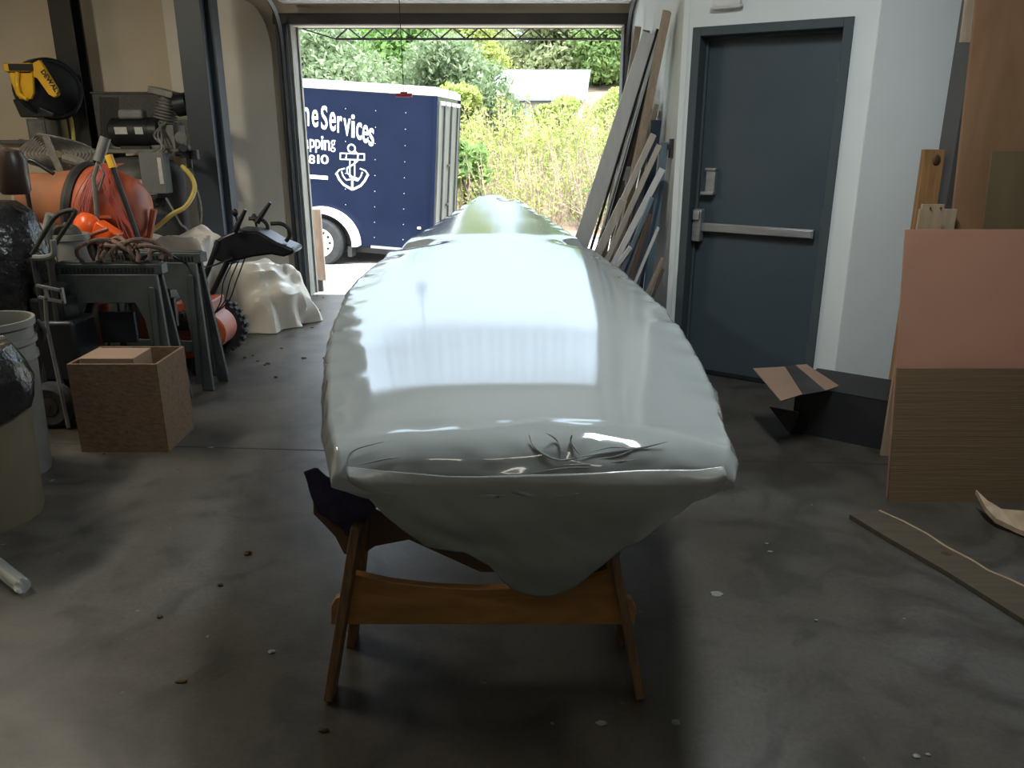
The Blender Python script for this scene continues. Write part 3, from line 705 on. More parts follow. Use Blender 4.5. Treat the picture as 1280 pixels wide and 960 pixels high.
# bright orange motor housing
o1 = PY(112, 288, 5.2)
mh = thing('power_tool', 'bright orange plastic power tool housing lying in front of the mixer drum', 'power tool', (o1.x, 5.2, o1.z - .1))
build(MB().sph((o1.x - .01, 5.2, o1.z + .02), (.085, .08, .095), 24, 14, amp=.08, fr=1.3).box((o1.x + .10, 5.2, o1.z - .03), (.15, .11, .13), R=Matrix.Rotation(math.radians(35), 3, 'Y')), 'housing', 'brorange', mh, bevel=.012)
build(MB().tube([(o1.x + .02, 5.13, o1.z - .03), (o1.x + .10, 5.1, o1.z + .0), (o1.x + .16, 5.12, o1.z + .02)], .014, 8), 'guard_bar', 'orange', mh)
build(MB().tube([(o1.x + .0, 5.2, o1.z - .05), (o1.x + .02, 5.2, .01)], .03, 8).box((o1.x + .02, 5.2, .012), (.3, .22, .02)), 'stand_post', 'dkmetal', mh)
# red cords draped over the drum
m = MB(); t0 = PY(122, 208, 5.36)
for k in range(30):
    s_ = random.uniform(-1, 1); side = -1 if k % 2 else 1
    x0 = t0.x + random.uniform(-.05, .05)
    pts = [(x0, 5.62, mc.z + .31), (x0 + side * .03, 5.42, mc.z + .27), (x0 + side * (.08 + .05 * random.random()), 5.32, mc.z + .08), (x0 + side * (.11 + .1 * random.random()) + .04, 5.29, mc.z - .12), (x0 + side * (.09 + .15 * random.random()) + .06, 5.27, mc.z - .22 - .08 * random.random()), (x0 + side * .07 + .07, 5.26, mc.z - .31)]
    m.tube(smoothpath(pts, 4), .003, 5)
single(m, 'cord_bundle', 'redcord', 'bundle of thin red cord draped over the orange mixer drum', 'cord')
# grey scoop handle and black orange pole
a, b = PY(132, 172, 5.3), PY(117, 222, 5.25)
hs = thing('shovel_handle', 'grey half-round tool handle standing upright over the mixer drum', 'tool handle', (b.x, 5.24, 0))
build(MB().tube([tuple(a), tuple(a + (b - a) * .6)], .032, 12), 'grip', 'greybox', hs); build(MB().tube([tuple(a + (b - a) * .6), tuple(b), (b.x - .01, 5.22, mc.z - .1), (b.x, 5.16, .01)], .014, 8).tube([tuple(a + (b - a) * .6), tuple(b + Vector((.07, 0, .02))), tuple(b + Vector((.02, 0, -.08)))], .008, 6), 'shaft', 'comp2', hs)
a, b = PY(137, 198, 5.15), PY(172, 296, 5.1)
po = thing('trimmer_pole', 'black pole with an orange collar leaning across the mixer drum', 'pole', (b.x, 5.1, 0)); 
e_ = b + (b - a) * 2.0; e_ = a + (b - a) * ((a.z - .02) / (a.z - b.z)) if a.z > b.z else e_
build(MB().tube([tuple(a + (b - a) * .1), tuple(e_)], .016, 10), 'shaft', 'black', po); build(MB().tube([tuple(a - (b - a) * .04), tuple(a + (b - a) * .12)], .024, 10), 'collar', 'yellow', po)
# rolled strap hanging from the wall pipe
sc = PY(72, 196, 6.1)
sr = thing('ratchet_strap', 'thick roll of dusty grey webbing above the mixer cone', 'strap', (sc.x, 6.1, sc.z - .2))
m = MB()
for k in range(9):
    r_ = .045 + .016 * k; m.tube([(sc.x + 1.45 * r_ * math.cos(t), 6.1 + .012 * k * math.sin(3 * t), sc.z + .02 + .75 * r_ * math.sin(t) - .25 * r_ * math.cos(t)) for t in [2 * PI * i / 30 for i in range(30)]], .010, 5, closed=True)
build(m, 'rolled_webbing', 'strap', sr)
build(MB().bar(PY(57, 170, 5.98), PY(76, 216, 5.98), .05, .006), 'loose_end', 'strap', sr)
build(MB().tube(smoothpath([PY(82, 198, 6.0), PY(100, 203, 5.95), PY(112, 212, 5.9)], 5), .035, 8), 'webbing_tail', 'strap', sr)
# long black handle in front of cone
single(MB().tube(smoothpath([PY(26, 202, 5.0), PY(40, 201, 5.0), PY(54, 209, 5.0), PY(67, 217, 5.0)], 5), .013, 10).tube([PY(27, 202, 5.0), (PY(27, 202, 5.0).x, 5.0, .01)], .014, 8), 'tool_handle', 'black', 'slim black curved handle in front of the mixer cone', 'tool handle')
# tall white canister behind the folded trestles
q = PY(89, 300, 4.98)
bk = thing('paint_bucket', 'dirty white bucket behind the folded plastic trestles', 'bucket', (q.x, 4.98, 0))
zz = PY(89, 292, 4.98).z
build(MB().lathe([(.0, 0), (.09, 0), (.096, .02), (.098, zz - .04), (.108, zz - .035), (.108, zz), (.095, zz), (.09, zz - .02), (0, zz - .03)], 28, TR(q.x, 4.98, 0)), 'body', 'pail', bk)
build(MB().sph((q.x - .02, 4.98, zz), (.08, .07, .06), 14, 8, amp=.3), 'contents', 'comp', bk)
# pale tube leaning
single(MB().tube([PY(64, 268, 4.9), PY(58, 290, 4.9), (PY(50, 320, 4.9).x, 4.85, .02)], .03, 12), 'plastic_pipe', 'pail', 'pale plastic pipe end sticking up left of the white bucket', 'pipe')

# --- folding plastic trestles
def plastic_horse(cx, cy, rz, W, H, label):
    t = thing('folding_sawhorse', label, 'sawhorse', (cx, cy, 0), rz)
    R = ROOT[t.name]
    build(MB().box((0, .0, H - .03), (W, .09, .06), R).box((0, 0, H - .005), (W * .96, .05, .03), R), 'top_beam', 'hplast', t, bevel=.006)
    for sy in (-1, 1):
        poly = [(-W / 2 - .03, 0), (-W / 2 + .04, 0), (-W / 2 + .115, H * .62), (-W / 2 + .16, H * .74), (W / 2 - .16, H * .74), (W / 2 - .115, H * .62), (W / 2 - .04, 0), (W / 2 + .03, 0), (W / 2 - .025, H - .055), (-W / 2 + .025, H - .055)]
        Tl = R @ TR(0, sy * .035, 0) @ basis((0, 0, 0), (1, 0, 0), Vector((0, -sy * .07, 1)).normalized(), (0, -1, 0)) @ TR(0, 0, -.015 - sy * .06)
        T_ = R @ basis((0, sy * .10, 0), (1, 0, 0), Vector((0, -sy * .085, 1)).normalized(), Vector((0, -1, -sy * .085)).normalized())
        m = MB().prism(poly, .028, T_)
        m.box((-W / 2 + .055, H * .45, .034), (.03, H * .8, .012), T_); m.box((W / 2 - .055, H * .45, .034), (.03, H * .8, .012), T_)
        build(m, 'leg_frame', 'hplast', t, bevel=.004)
    build(MB().box((0, 0, H * .30), (W - .16, .17, .02), R).box((0, -.085, H * .30 + .02), (W - .16, .012, .07), R), 'shelf', 'hplast', t, bevel=.003)
    build(MB().box((.0, -.02, H * .56), (.20, .03, .18), R), 'hinge_plate', 'black', t, bevel=.004)
    m = MB()
    for k in range(24): m.box((-W / 2 + .05 + k * (W - .1) / 23, -.047, H - .035), (.006, .006, .03), R)
    build(m, 'grip_teeth', 'black', t)
    return t
plastic_horse(-2.26, 4.50, 0, .60, .83, 'grey-green folding plastic trestle behind the wooden box, front one of two')
plastic_horse(-2.17, 4.88, math.radians(-8), .62, .84, 'grey-green folding plastic trestle just behind its twin, beside the snow blower')
# rope coil on the trestle
m = MB(); q = PY(152, 318, 4.52)
for k in range(9):
    cxx = q.x - .13 + k * .034; rr = .10 + .02 * math.sin(k * 2.1)
    pts = [(cxx + .10 * math.cos(t) + .02 * math.sin(k), 4.5 + .05 * math.sin(2 * t + k), max(.845, .86 + rr * .9 * math.sin(t))) for t in [PI * i / 14 for i in range(-1, 16)]]
    m.tube(pts, .012, 7)
single(m, 'rope_coil', 'rope', 'brown rope coil lying on top of the grey-green plastic trestle', 'rope')
single(MB().tube(smoothpath([PY(176, 324, 4.5), PY(195, 314, 4.6), PY(212, 318, 4.7), PY(235, 330, 4.8), PY(262, 333, 5.0), PY(290, 322, 5.2)], 6), .006, 6), 'electric_cord', 'black', 'thin black cord running from the trestle top to the snow blower handle', 'cord')

# --- OSB box with cardboard box inside
bx = thing('chipboard_box', 'open-topped chipboard box on the floor in front of the plastic trestles', 'box', (-1.945, 3.90, 0))
x0, x1, y0, y1, h = -2.165, -1.725, 3.73, 4.07, .46; t_ = .014
build(MB().box(((x0 + x1) / 2, y0 + t_ / 2, h / 2), (x1 - x0, t_, h)), 'front_panel', 'osb', bx, bevel=.001)
build(MB().box(((x0 + x1) / 2, y1 - t_ / 2, h / 2), (x1 - x0, t_, h)), 'back_panel', 'osb', bx, bevel=.001)
for xx in (x0 + t_ / 2, x1 - t_ / 2): build(MB().box((xx, (y0 + y1) / 2, h / 2), (t_, y1 - y0 - 2 * t_, h)), 'side_panel', 'osb', bx, bevel=.001)
build(MB().box(((x0 + x1) / 2, (y0 + y1) / 2, .007), (x1 - x0 - 2 * t_, y1 - y0 - 2 * t_, .014)), 'bottom_panel', 'osb', bx)
m = MB().box((-2.0, 3.89, .245), (.27, .20, .45)).box((-2.0, 3.89, .471), (.272, .202, .004))
single(m, 'cardboard_box', 'card_in', 'small closed cardboard box standing inside the chipboard box', 'box', bevel=.004)

# --- snow blower
sb = thing('snow_blower', 'orange and black snow blower with knobby tyres and angled handlebars', 'snow blower', (-2.12, 5.35, 0))
wr = .205
for (wx, wy) in ((-2.11, 5.60), (-2.14, 5.12)):
    Tw = TR(wx, wy, wr) @ RX(90)
    m = MB().lathe([(.10, -.05), (.15, -.055), (.185, -.045), (.188, 0), (.185, .045), (.15, .055), (.10, .05)], 32, Tw, closed=True)
    for k in range(22):
        for s_ in (-1, 1):
            a = 360 * (k + (.5 if s_ > 0 else 0)) / 22; m.box((.193, 0, s_ * .026), (.028, .026, .045), Tw @ RZ(a))
    ty = build(m, 'tyre', 'rubber', sb, bevel=.002)
    build(MB().lathe([(0, -.02), (.04, -.05), (.05, -.03), (.10, -.03), (.105, -.05), (.105, .05), (.10, .03), (.05, .03), (.04, .05), (0, .02)], 24, Tw), 'wheel_rim', 'orange', ty)
m = MB().box((-2.13, 5.36, .30), (.24, .30, .30)).lathe([(0, -.12), (.13, -.12), (.13, .12), (0, .12)], 30, TR(-2.06, 5.36, .24) @ RX(90))
build(m, 'drive_housing', 'orange', sb, bevel=.01)
m = MB().box((-2.38, 5.36, .52), (.26, .32, .22)).box((-2.35, 5.33, .67), (.20, .22, .10)).tube([(-2.24, 5.22, .60), (-2.18, 5.2, .60)], .06, 16).lathe([(0, 0), (.09, 0), (.09, .05), (0, .06)], 20, TR(-2.38, 5.36, .72)).box((-2.38, 5.36, .37), (.3, .3, .09))
m.tube(smoothpath([(-2.28, 5.17, .68), (-2.20, 5.15, .72), (-2.14, 5.17, .66), (-2.20, 5.17, .62)], 5), .010, 6)
build(m, 'engine', 'black', sb, bevel=.012)
m = MB(); T_ = basis((.08, 5.42, 0), (1, 0, 0), (0, 0, 1), (0, -1, 0))
m.prism([(-2.62, .06), (-2.50, .06), (-2.50, .44), (-2.62, .50), (-2.82, .46), (-2.80, .40), (-2.68, .38), (-2.62, .2)], .40, T_)
build(m, 'auger_housing', 'orange', sb, bevel=.006)
build(MB().tube([(-2.62, 5.36, .50), (-2.60, 5.36, .64), (-2.64, 5.36, .74)], .075, 16), 'discharge_chute', 'black', sb)
for k, yy in enumerate((5.22, 5.50)):
    dx = .03 + .02 * k
    build(MB().tube(smoothpath([(-2.22 + dx, yy, .28), (-2.14 + dx, yy, .45), (-1.99 + dx, yy + .02 * (1 - 2 * k) * -1, .72), (-1.93 + dx, yy, .86)], 6), .019, 10), 'handlebar', 'black', sb)
cA = [(-2.10, .79), (-2.00, .78), (-1.62, .86), (-1.60, .90), (-1.62, .94), (-1.80, .985), (-2.00, .975), (-2.08, .95)]
T_ = basis((0, 5.62, 0), (1, 0, 0), (0, 0, 1), (0, -1, 0))
cA = pq([(276, 322), (274, 300), (284, 293), (303, 285), (330, 287), (352, 300), (372, 308), (373, 314), (360, 318), (345, 315), (322, 318), (290, 326)], 5.4)
T_ = basis((0, 5.52, 0), (1, 0, 0), (0, 0, 1), (0, -1, 0))
cs = build(MB().prism(cA, .24, T_), 'control_console', 'black', sb, bevel=.015)
qa = [PY(339, 281, 5.3), PY(352, 281, 5.3), PY(361, 287, 5.3), PY(363, 296, 5.3), PY(358, 303, 5.3)]
build(MB().tube(smoothpath([q + Vector((-.02, .06, 0)) for q in qa], 5), .013, 8), 'grip_handle', 'black', sb)
build(MB().tube(smoothpath([q + Vector((-.20, .18, .02)) for q in qa], 5), .013, 8), 'grip_handle', 'black', sb)
for (a, b, Y) in (((293, 290), (307, 262), 5.25), ((321, 278), (338, 253), 5.45)):
    build(MB().tube([tuple(PY(*a, Y)), tuple(PY(a[0] * .5 + b[0] * .5, a[1] * .5 + b[1] * .5, Y)), tuple(PY(*b, Y))], .016, 8, taper=[1.3, 1, .7]), 'lever', 'black', sb)
for (a, Y) in (((294, 266), 5.5), ((318, 272), 5.6)):
    q = PY(*a, Y); build(MB().tube([tuple(q), (q.x + .02, Y, q.z - .12)], .008, 6).sph(tuple(q), (.022, .022, .028), 12, 8), 'shift_knob', 'black', sb)
for k in range(3):
    build(MB().tube(smoothpath([PY(296 + 6 * k, 318, 5.3), PY(280 + 8 * k, 350, 5.3), PY(276 + 5 * k, 376, 5.3), PY(268, 392, 5.3)], 6), .0045, 5), 'control_cable', 'black', sb)

# --- crumpled translucent sheeting
def draped(name, label, cxy, peak, foot, mat, seed, n1=72, n2=36, cat='plastic sheet'):
    m = MB()
    for j in range(n2 + 1):
        v = j / n2
        for i in range(n1):
            a = 2 * PI * i / n1
            fx, fy = foot(a)
            fold = 1 + .16 * v * mnoise.noise(Vector((math.cos(a) * 3, math.sin(a) * 3, seed))) * 1.2 + .10 * v * math.sin(a * 9 + 4 * mnoise.noise(Vector((a, v * 2, seed))))
            r = v ** .75
            x, y = cxy[0] + fx * r * fold, cxy[1] + fy * r * fold
            z = peak * (1 - v ** 2.2) + .10 * mnoise.noise(Vector((x * 4, y * 4, seed))) * (1 - v)
            q_ = Vector((x * 3.0, y * 3.0, v * 1.6 + seed)); rd = (1 - 2.4 * abs(mnoise.noise(q_))) * .09 + (1 - 2.4 * abs(mnoise.noise(q_ * 2.1))) * .03
            z += rd * math.sin(v * PI) ** .5; x += rd * math.cos(a) * .9; y += rd * math.sin(a) * .9
            m.v.append((x, y, max(.006, z)))
    for j in range(n2):
        for i in range(n1):
            l = (i + 1) % n1; m.f.append((j * n1 + i, j * n1 + l, (j + 1) * n1 + l, (j + 1) * n1 + i))
    return single(m, name, mat, label, cat, smooth=28)
draped('plastic_sheet', 'crumpled milky plastic sheet heaped over something behind the snow blower', (-2.58, 6.22), .80, lambda a: (.40 * math.cos(a), .24 * math.sin(a)), 'sheet', 4)
draped('plastic_sheet', 'lower milky plastic sheet spread on the floor by the cream panel', (-2.14, 6.52), .46, lambda a: ((.42 if math.cos(a) > 0 else .22) * math.cos(a), .30 * math.sin(a)), 'sheet', 11)
pts = [PZ(330, 383, .015), PZ(348, 380, .015), PZ(361, 384, .015), PZ(364, 392, .015), PZ(352, 401, .015), PZ(335, 405, .015), PZ(318, 404, .015), PZ(300, 398, .015), PZ(290, 392, .015)]
single(MB().tube(smoothpath(pts, 6), .014, 8), 'floor_hose', pm('tan_hose', (.24, .22, .17), (.2, .18, .14), 8), 'tan hose looped on the floor beside the plastic sheet', 'hose')

# --- black shapes at the far left
bb = thing('covered_machine', 'tall machine under a glossy black cover at the left edge', 'covered machine', (-2.80, 4.30, 0))
m = MB(); c = PY(8, 320, 4.3)
prof = [(.20, 0), (.24, .10), (.25, .35), (.26, .60), (.27, .80), (.26, .98), (.21, 1.12), (.12, 1.18), (0, 1.19)]
m.lathe(prof, 48, TR(c.x - .10, 4.35, 0)); m.v = [tuple(Vector(p) + Vector((1, .6, .0)) * (.05 * mnoise.noise(Vector(p) * 3.5) + .02 * mnoise.noise(Vector(p) * 11))) for p in m.v]
build(m, 'cover', 'blackbag', bb, smooth=50)
q = PY(12, 216, 4.3); build(MB().lathe([(0, -.11), (.06, -.11), (.075, -.09), (.08, .06), (.06, .11), (0, .125)], 24, TR(q.x, 4.32, q.z)), 'padded_top', 'leather', bb)
hd = thing('walk_behind_machine', 'dark walk-behind machine with looped metal handles and a small rubber wheel', 'garden machine', (-2.5, 4.2, 0))
build(MB().tube(smoothpath([PY(40, 318, 4.2), PY(55, 292, 4.2), PY(68, 272, 4.2), PY(82, 264, 4.2), PY(94, 264, 4.2), PY(88, 276, 4.2), PY(72, 300, 4.2), PY(62, 322, 4.2)], 6), .012, 8), 'handle_loop', 'dkmetal', hd)
build(MB().tube(smoothpath([PY(42, 322, 4.15), PY(56, 322, 4.15), PY(67, 317, 4.15), PY(66, 300, 4.15)], 5), .016, 8), 'lower_grip', 'greybox', hd)
build(MB().tube([PY(42, 322, 4.2), PY(56, 400, 4.2), (PY(60, 520, 4.15).x, 4.16, .16)], .018, 8).tube([PY(62, 320, 4.2), PY(72, 400, 4.2), (PY(80, 520, 4.15).x, 4.16, .16)], .018, 8), 'frame_tube', 'dkmetal', hd)
q = PY(70, 528, 4.1)
Tw = TR(q.x, 4.1, .125) @ RX(90) @ RY(0)
wl = build(MB().lathe([(.05, -.04), (.10, -.05), (.123, -.03), (.123, .03), (.10, .05), (.05, .04)], 28, Tw, closed=True), 'wheel', 'rubber', hd)
build(MB().lathe([(0, -.045), (.05, -.045), (.05, .045), (0, .045)], 18, Tw), 'hub', 'dkmetal', wl)
m = MB().box((q.x + .02, 4.28, .40), (.26, .24, .34)).box((q.x, 4.28, .62), (.18, .18, .14)).lathe([(0, 0), (.09, 0), (.09, .06), (0, .07)], 20, TR(q.x, 4.28, .69))
build(m, 'engine_body', 'black', hd, bevel=.02)
build(MB().tube([(q.x, 4.05, .125), (q.x, 4.34, .125)], .015, 8).box((q.x, 4.30, .16), (.12, .12, .20)), 'axle', 'dkmetal', hd)
q = PY(62, 360, 4.0)
single(MB().box((q.x, 4.0, q.z), (.13, .02, .012), R=Matrix.Rotation(math.radians(12), 3, 'Y')).box((q.x, 4.0, q.z - .06), (.13, .02, .012), R=Matrix.Rotation(math.radians(12), 3, 'Y')).box((q.x + .06, 4.0, q.z - .04), (.012, .02, .08)).box((q.x - .02, 4.0, q.z - .03), (.012, .02, .07)).tube([(q.x - .03, 4.0, q.z - .04), (q.x - .06, 4.02, q.z - .2), (q.x - .06, 4.05, .01)], .01, 6), 'metal_clamp', 'track', 'pale metal bracket on a thin rod in front of the black machine', 'bracket')
q = PY(46, 412, 3.7)
single(MB().tube(smoothpath([PY(38, 428, 3.7), PY(50, 408, 3.7), PY(46, 401, 3.7), PY(55, 412, 3.7), PY(54, 425, 3.7)], 5), .012, 8).tube([PY(38, 428, 3.7), (PY(36, 470, 3.7).x, 3.65, .01)], .012, 8), 'tool_handle', 'dkmetal', 'curved grey tool handle rising behind the rubbish bin', 'tool handle')

# --- bin with bag
bn = thing('rubbish_bin', 'beige round rubbish bin lined with a black bag at the left edge', 'bin', (-2.19, 3.02, 0))
build(MB().lathe([(0, 0), (.225, 0), (.235, .02), (.25, .46), (.256, .47), (.256, .49), (.24, .49), (.225, .03), (0, .03)], 44, TR(-2.22, 3.02, 0)), 'body', 'beige', bn)
m = MB(); m.lathe([(.20, .44), (.262, .47), (.285, .52), (.29, .58), (.27, .66), (.235, .73), (.15, .71), (.0, .64)], 60, TR(-2.22, 3.0, 0))
m.v = [tuple(Vector(p) + Vector((p[0] + 2.22, p[1] - 3.0, 0)).normalized() * (.022 * mnoise.noise(Vector(p) * 9) + .01 * mnoise.noise(Vector(p) * 25)) + Vector((0, 0, .03 * mnoise.noise(Vector((p[0] * 6, p[1] * 6, 1)))))) for p in m.v]
build(m, 'bin_bag', 'blackbag', bn, smooth=50)
pl_ = thing('plastic_pail', 'greyish white ribbed pail wedged behind the black bin bag', 'pail', (-2.26, 3.42, 0))
build(MB().lathe([(0, 0), (.15, 0), (.155, .02), (.175, .55), (.185, .55), (.185, .575), (.177, .58), (.178, .62), (.190, .625), (.190, .645), (.18, .65), (.182, .70), (.194, .705), (.194, .735), (.180, .735), (.170, .66), (.15, .04), (0, .03)], 44, TR(-2.36, 3.50, 0)), 'body', 'pail', pl_)
a, b = PZ(-12, 700, .03), PZ(28, 732, .03)
single(MB().tube([tuple(a), tuple(b)], .028, 20), 'clear_tube', 'clear', 'clear plastic tube lying on the floor in front of the bin', 'tube')

# ================================================================== LEANING BOARDS (right of the doorway)
WX = 1.035
def board(name, top, bot, Yt, Yb, w, d, mat, label, cat='board', group=None):
    a = PY(*top, Yt); b = PY(*bot, Yb); dr_ = (b - a); 
    f_ = a + dr_ * (a.z / (a.z - b.z))
    if a.x > WX - w * .6: a.x = WX - w * .6
    f_.z = w * .25
    m = MB().bar(tuple(f_), tuple(a), w, d, (0, 1, 0))
    return single(m, name, mat, label, cat, bevel=.0015, smooth=0)
B = [
 ('trim_board', (814, 42), (734, 284), 5.75, 6.05, .115, .03, 'winyl', 'longest and widest white trim board at the front of the leaning stack'),
 ('metal_strip', (822, 36), (742, 300), 5.73, 6.02, .014, .05, 'black', 'thin black strip along the right edge of the widest white board'),
 ('metal_strip', (826, 34), (749, 300), 5.76, 6.03, .010, .03, 'winyl', 'thin white strip squeezed between two black strips'),
 ('metal_strip', (829, 36), (755, 300), 5.80, 6.06, .022, .04, 'black', 'wider black strip right of the thin white strip'),
 ('lumber_plank', (834, 14), (789, 235), 5.55, 5.85, .042, .10, 'tan', 'tallest tan plank reaching the highest point of the wall'),
 ('lumber_plank', (806, 33), (776, 200), 6.95, 7.15, .05, .05, 'tan', 'ochre plank behind the white board at the door jamb'),
 ('lumber_plank', (813, 38), (782, 190), 6.5, 6.7, .05, .05, 'brwood', 'dark brown plank between the ochre plank and the white board'),
 ('lumber_plank', (822, 88), (762, 290), 6.3, 6.5, .06, .05, 'brwood', 'dark brown plank standing in shadow right of the black strips'),
 ('lumber_plank', (818, 110), (772, 290), 6.1, 6.35, .035, .04, 'grwood', 'slim grey plank in the shadow of the tallest tan plank'),
 ('lumber_plank', (829, 137), (788, 262), 6.0, 6.2, .05, .05, 'tan', 'short tan plank ending halfway up the wall'),
 ('lumber_plank', (834, 138), (800, 262), 6.02, 6.2, .018, .06, 'brwood', 'thin brown lath beside the short tan plank'),
 ('lumber_plank', (817, 168), (751, 310), 5.50, 5.62, .036, .05, 'grwood', 'long grey-tan plank crossing low toward the boat'),
 ('lumber_plank', (824, 181), (760, 322), 5.44, 5.54, .030, .05, 'grwood', 'second grey-tan plank lying parallel just below the first'),
 ('lumber_plank', (779, 250), (748, 316), 5.42, 5.48, .052, .03, 'grwood', 'short wide grey-tan plank with its end showing above the boat'),
 ('trim_board', (828, 211), (768, 329), 5.36, 5.42, .038, .03, 'winyl', 'bright white trim strip slanting across the blue sheet'),
 ('trim_board', (788, 309), (771, 332), 5.30, 5.33, .026, .03, 'winyl', 'short white stub low against the boat edge'),
 ('trim_board', (815, 247), (779, 335), 5.30, 5.36, .024, .04, 'blgrey', 'blue-grey strip left of the narrow brown lath'),
 ('trim_board', (806, 262), (784, 335), 5.42, 5.46, .03, .03, 'blgrey', 'shorter blue-grey strip partly behind the first blue-grey strip'),
 ('lumber_plank', (812, 268), (789, 342), 5.26, 5.30, .026, .04, 'brwood', 'narrow brown lath right of the blue-grey strips'),
 ('trim_board', (823, 284), (795, 350), 5.20, 5.24, .016, .03, 'winyl', 'thin white strip low beside the wall corner'),
 ('lumber_plank', (828, 322), (812, 360), 5.19, 5.20, .018, .04, 'tan', 'short tan stick lowest beside the wall corner'),
 ('lumber_plank', (829, 336), (818, 366), 5.13, 5.14, .014, .04, 'brwood', 'short brown stick touching the wall corner'),
 ('lumber_plank', (833, 62), (788, 300), 6.35, 6.5, .085, .03, 'brwood', 'wide dark plank added to darken the gap behind the tallest tan plank'),  # this and the next two: dark boards added for the darkness between planks
 ('lumber_plank', (829, 95), (776, 305), 6.55, 6.7, .07, .03, 'brwood', 'dark plank added to darken the stack left of the wide dark plank'),
 ('lumber_plank', (835, 150), (806, 330), 5.80, 5.9, .07, .03, 'blue', 'blue-black board added to darken the gap under the short tan plank'),
 ('lumber_plank', (836, 178), (815, 330), 5.50, 5.56, .05, .03, 'blgrey', 'grey-blue board nearest the light switch'),
 ('lumber_plank', (826, 130), (766, 312), 5.95, 6.05, .03, .04, 'tan', 'narrow tan plank between the dark planks and the long grey-tan one'),
 ('metal_strip', (738, 274), (727, 304), 6.12, 6.2, .03, .05, 'black', 'short black strip at the left end of the leaning stack'),
 ('metal_strip', (757, 284), (746, 312), 5.86, 5.9, .02, .04, 'black', 'short black strip in front of the wide white board'),
]
for t in B: board(t[0], t[1], t[2], t[3], t[4], t[5], t[6], t[7], t[8])
poly = pq([(831, 196), (800, 232), (770, 300), (756, 400), (800, 440), (822, 425)], 5.98)
a_ = PY(831, 200, 5.9)
m = MB().hexa([(.58, 5.9, .005), (.61, 5.9, .005), (.61, 6.5, .005), (.58, 6.5, .005), (.96, 5.9, 1.45), (.99, 5.9, 1.45), (.99, 6.5, 1.45), (.96, 6.5, 1.45)])
m = MB().hexa([(.80, 5.50, .005), (.82, 5.50, .005), (.82, 6.4, .005), (.80, 6.4, .005), (1.0, 5.50, 1.22), (1.02, 5.50, 1.22), (1.02, 6.4, 1.22), (1.0, 6.4, 1.22)])
single(m, 'blue_panel', 'blue', 'dark blue sheet standing behind the lowest strips of the stack', 'panel')
q = PY(785, 217, 6.18); single(MB().box(tuple(q), (.085, .05, .10)).box((q.x, 6.2, q.z / 2), (.02, .02, q.z)), 'metal_bracket', 'track', 'small pale bracket among the leaning planks', 'bracket', bevel=.003)

# ================================================================== RIGHT SIDE
# cardboard & pink board leaning
def leansheet(name, p0, x1, y_top, h, th, mat, label, cat, smooth=0, x0t=None):
    x0, y0 = p0; xt = x0 if x0t is None else x0t
    m = MB().hexa([(x0, y0, 0), (x1, y0, 0), (x1, y0 + th, 0), (x0, y0 + th, 0), (xt, y_top, h), (x1, y_top, h), (x1, y_top + th, h), (xt, y_top + th, h)])
    return single(m, name, mat, label, cat, smooth=0)
pk = leansheet('pink_board', (1.655, 3.21), 2.5, 3.49, 1.135, .012, 'pink', 'pinkish brown board standing behind the flattened cardboard, its top half bare', 'board', x0t=1.70)
cardp = thing('flattened_carton', 'flattened brown corrugated carton leaning in front of the pinkish board', 'cardboard', (2.0, 3.17, 0))
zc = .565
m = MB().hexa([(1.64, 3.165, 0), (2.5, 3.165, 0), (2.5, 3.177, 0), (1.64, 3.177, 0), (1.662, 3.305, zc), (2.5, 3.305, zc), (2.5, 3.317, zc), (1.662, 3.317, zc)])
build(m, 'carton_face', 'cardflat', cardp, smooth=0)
m = MB().hexa([(1.632, 3.19, 0), (1.638, 3.16, 0), (1.638, 3.16, .0), (1.632, 3.45, 0), (1.655, 3.33, zc), (1.662, 3.305, zc), (1.662, 3.305, zc), (1.655, 3.48, zc)])

# tall plywood
pw = thing('plywood_sheet', 'tall stained tan plywood sheet leaning against the right wall', 'plywood', (2.6, 3.55, 0))
m = MB().hexa([(2.05, 3.66, 0), (3.15, 3.66, 0), (3.15, 3.68, 0), (2.05, 3.68, 0), (2.11, 4.02, 2.44), (3.22, 4.02, 2.44), (3.22, 4.04, 2.44), (2.11, 4.04, 2.44)])
build(m, 'sheet', 'ply', pw, smooth=0)
q = PY(1214, 52, 3.98); qt = PY(1216, -20, 4.0)
build(MB().hexa([(q.x - .035, 4.0, q.z), (q.x + .05, 4.0, q.z), (q.x + .05, 4.02, q.z), (q.x - .035, 4.02, q.z), (q.x - .03, 4.045, 2.42), (q.x + .05, 4.045, 2.42), (q.x + .05, 4.06, 2.42), (q.x - .03, 4.06, 2.42)]), 'edge_strip', 'tan', pw, smooth=0)
q = PY(1252, 190, 3.62); m = MB().hexa([(q.x, 3.55, 0), (3.1, 3.55, 0), (3.1, 3.565, 0), (q.x, 3.565, 0), (q.x + .03, 3.74, q.z), (3.1, 3.74, q.z), (3.1, 3.755, q.z), (q.x + .03, 3.755, q.z)])
single(m, 'plywood_offcut', 'ply2', 'darker greenish plywood offcut in front of the tall tan sheet', 'plywood', smooth=0)
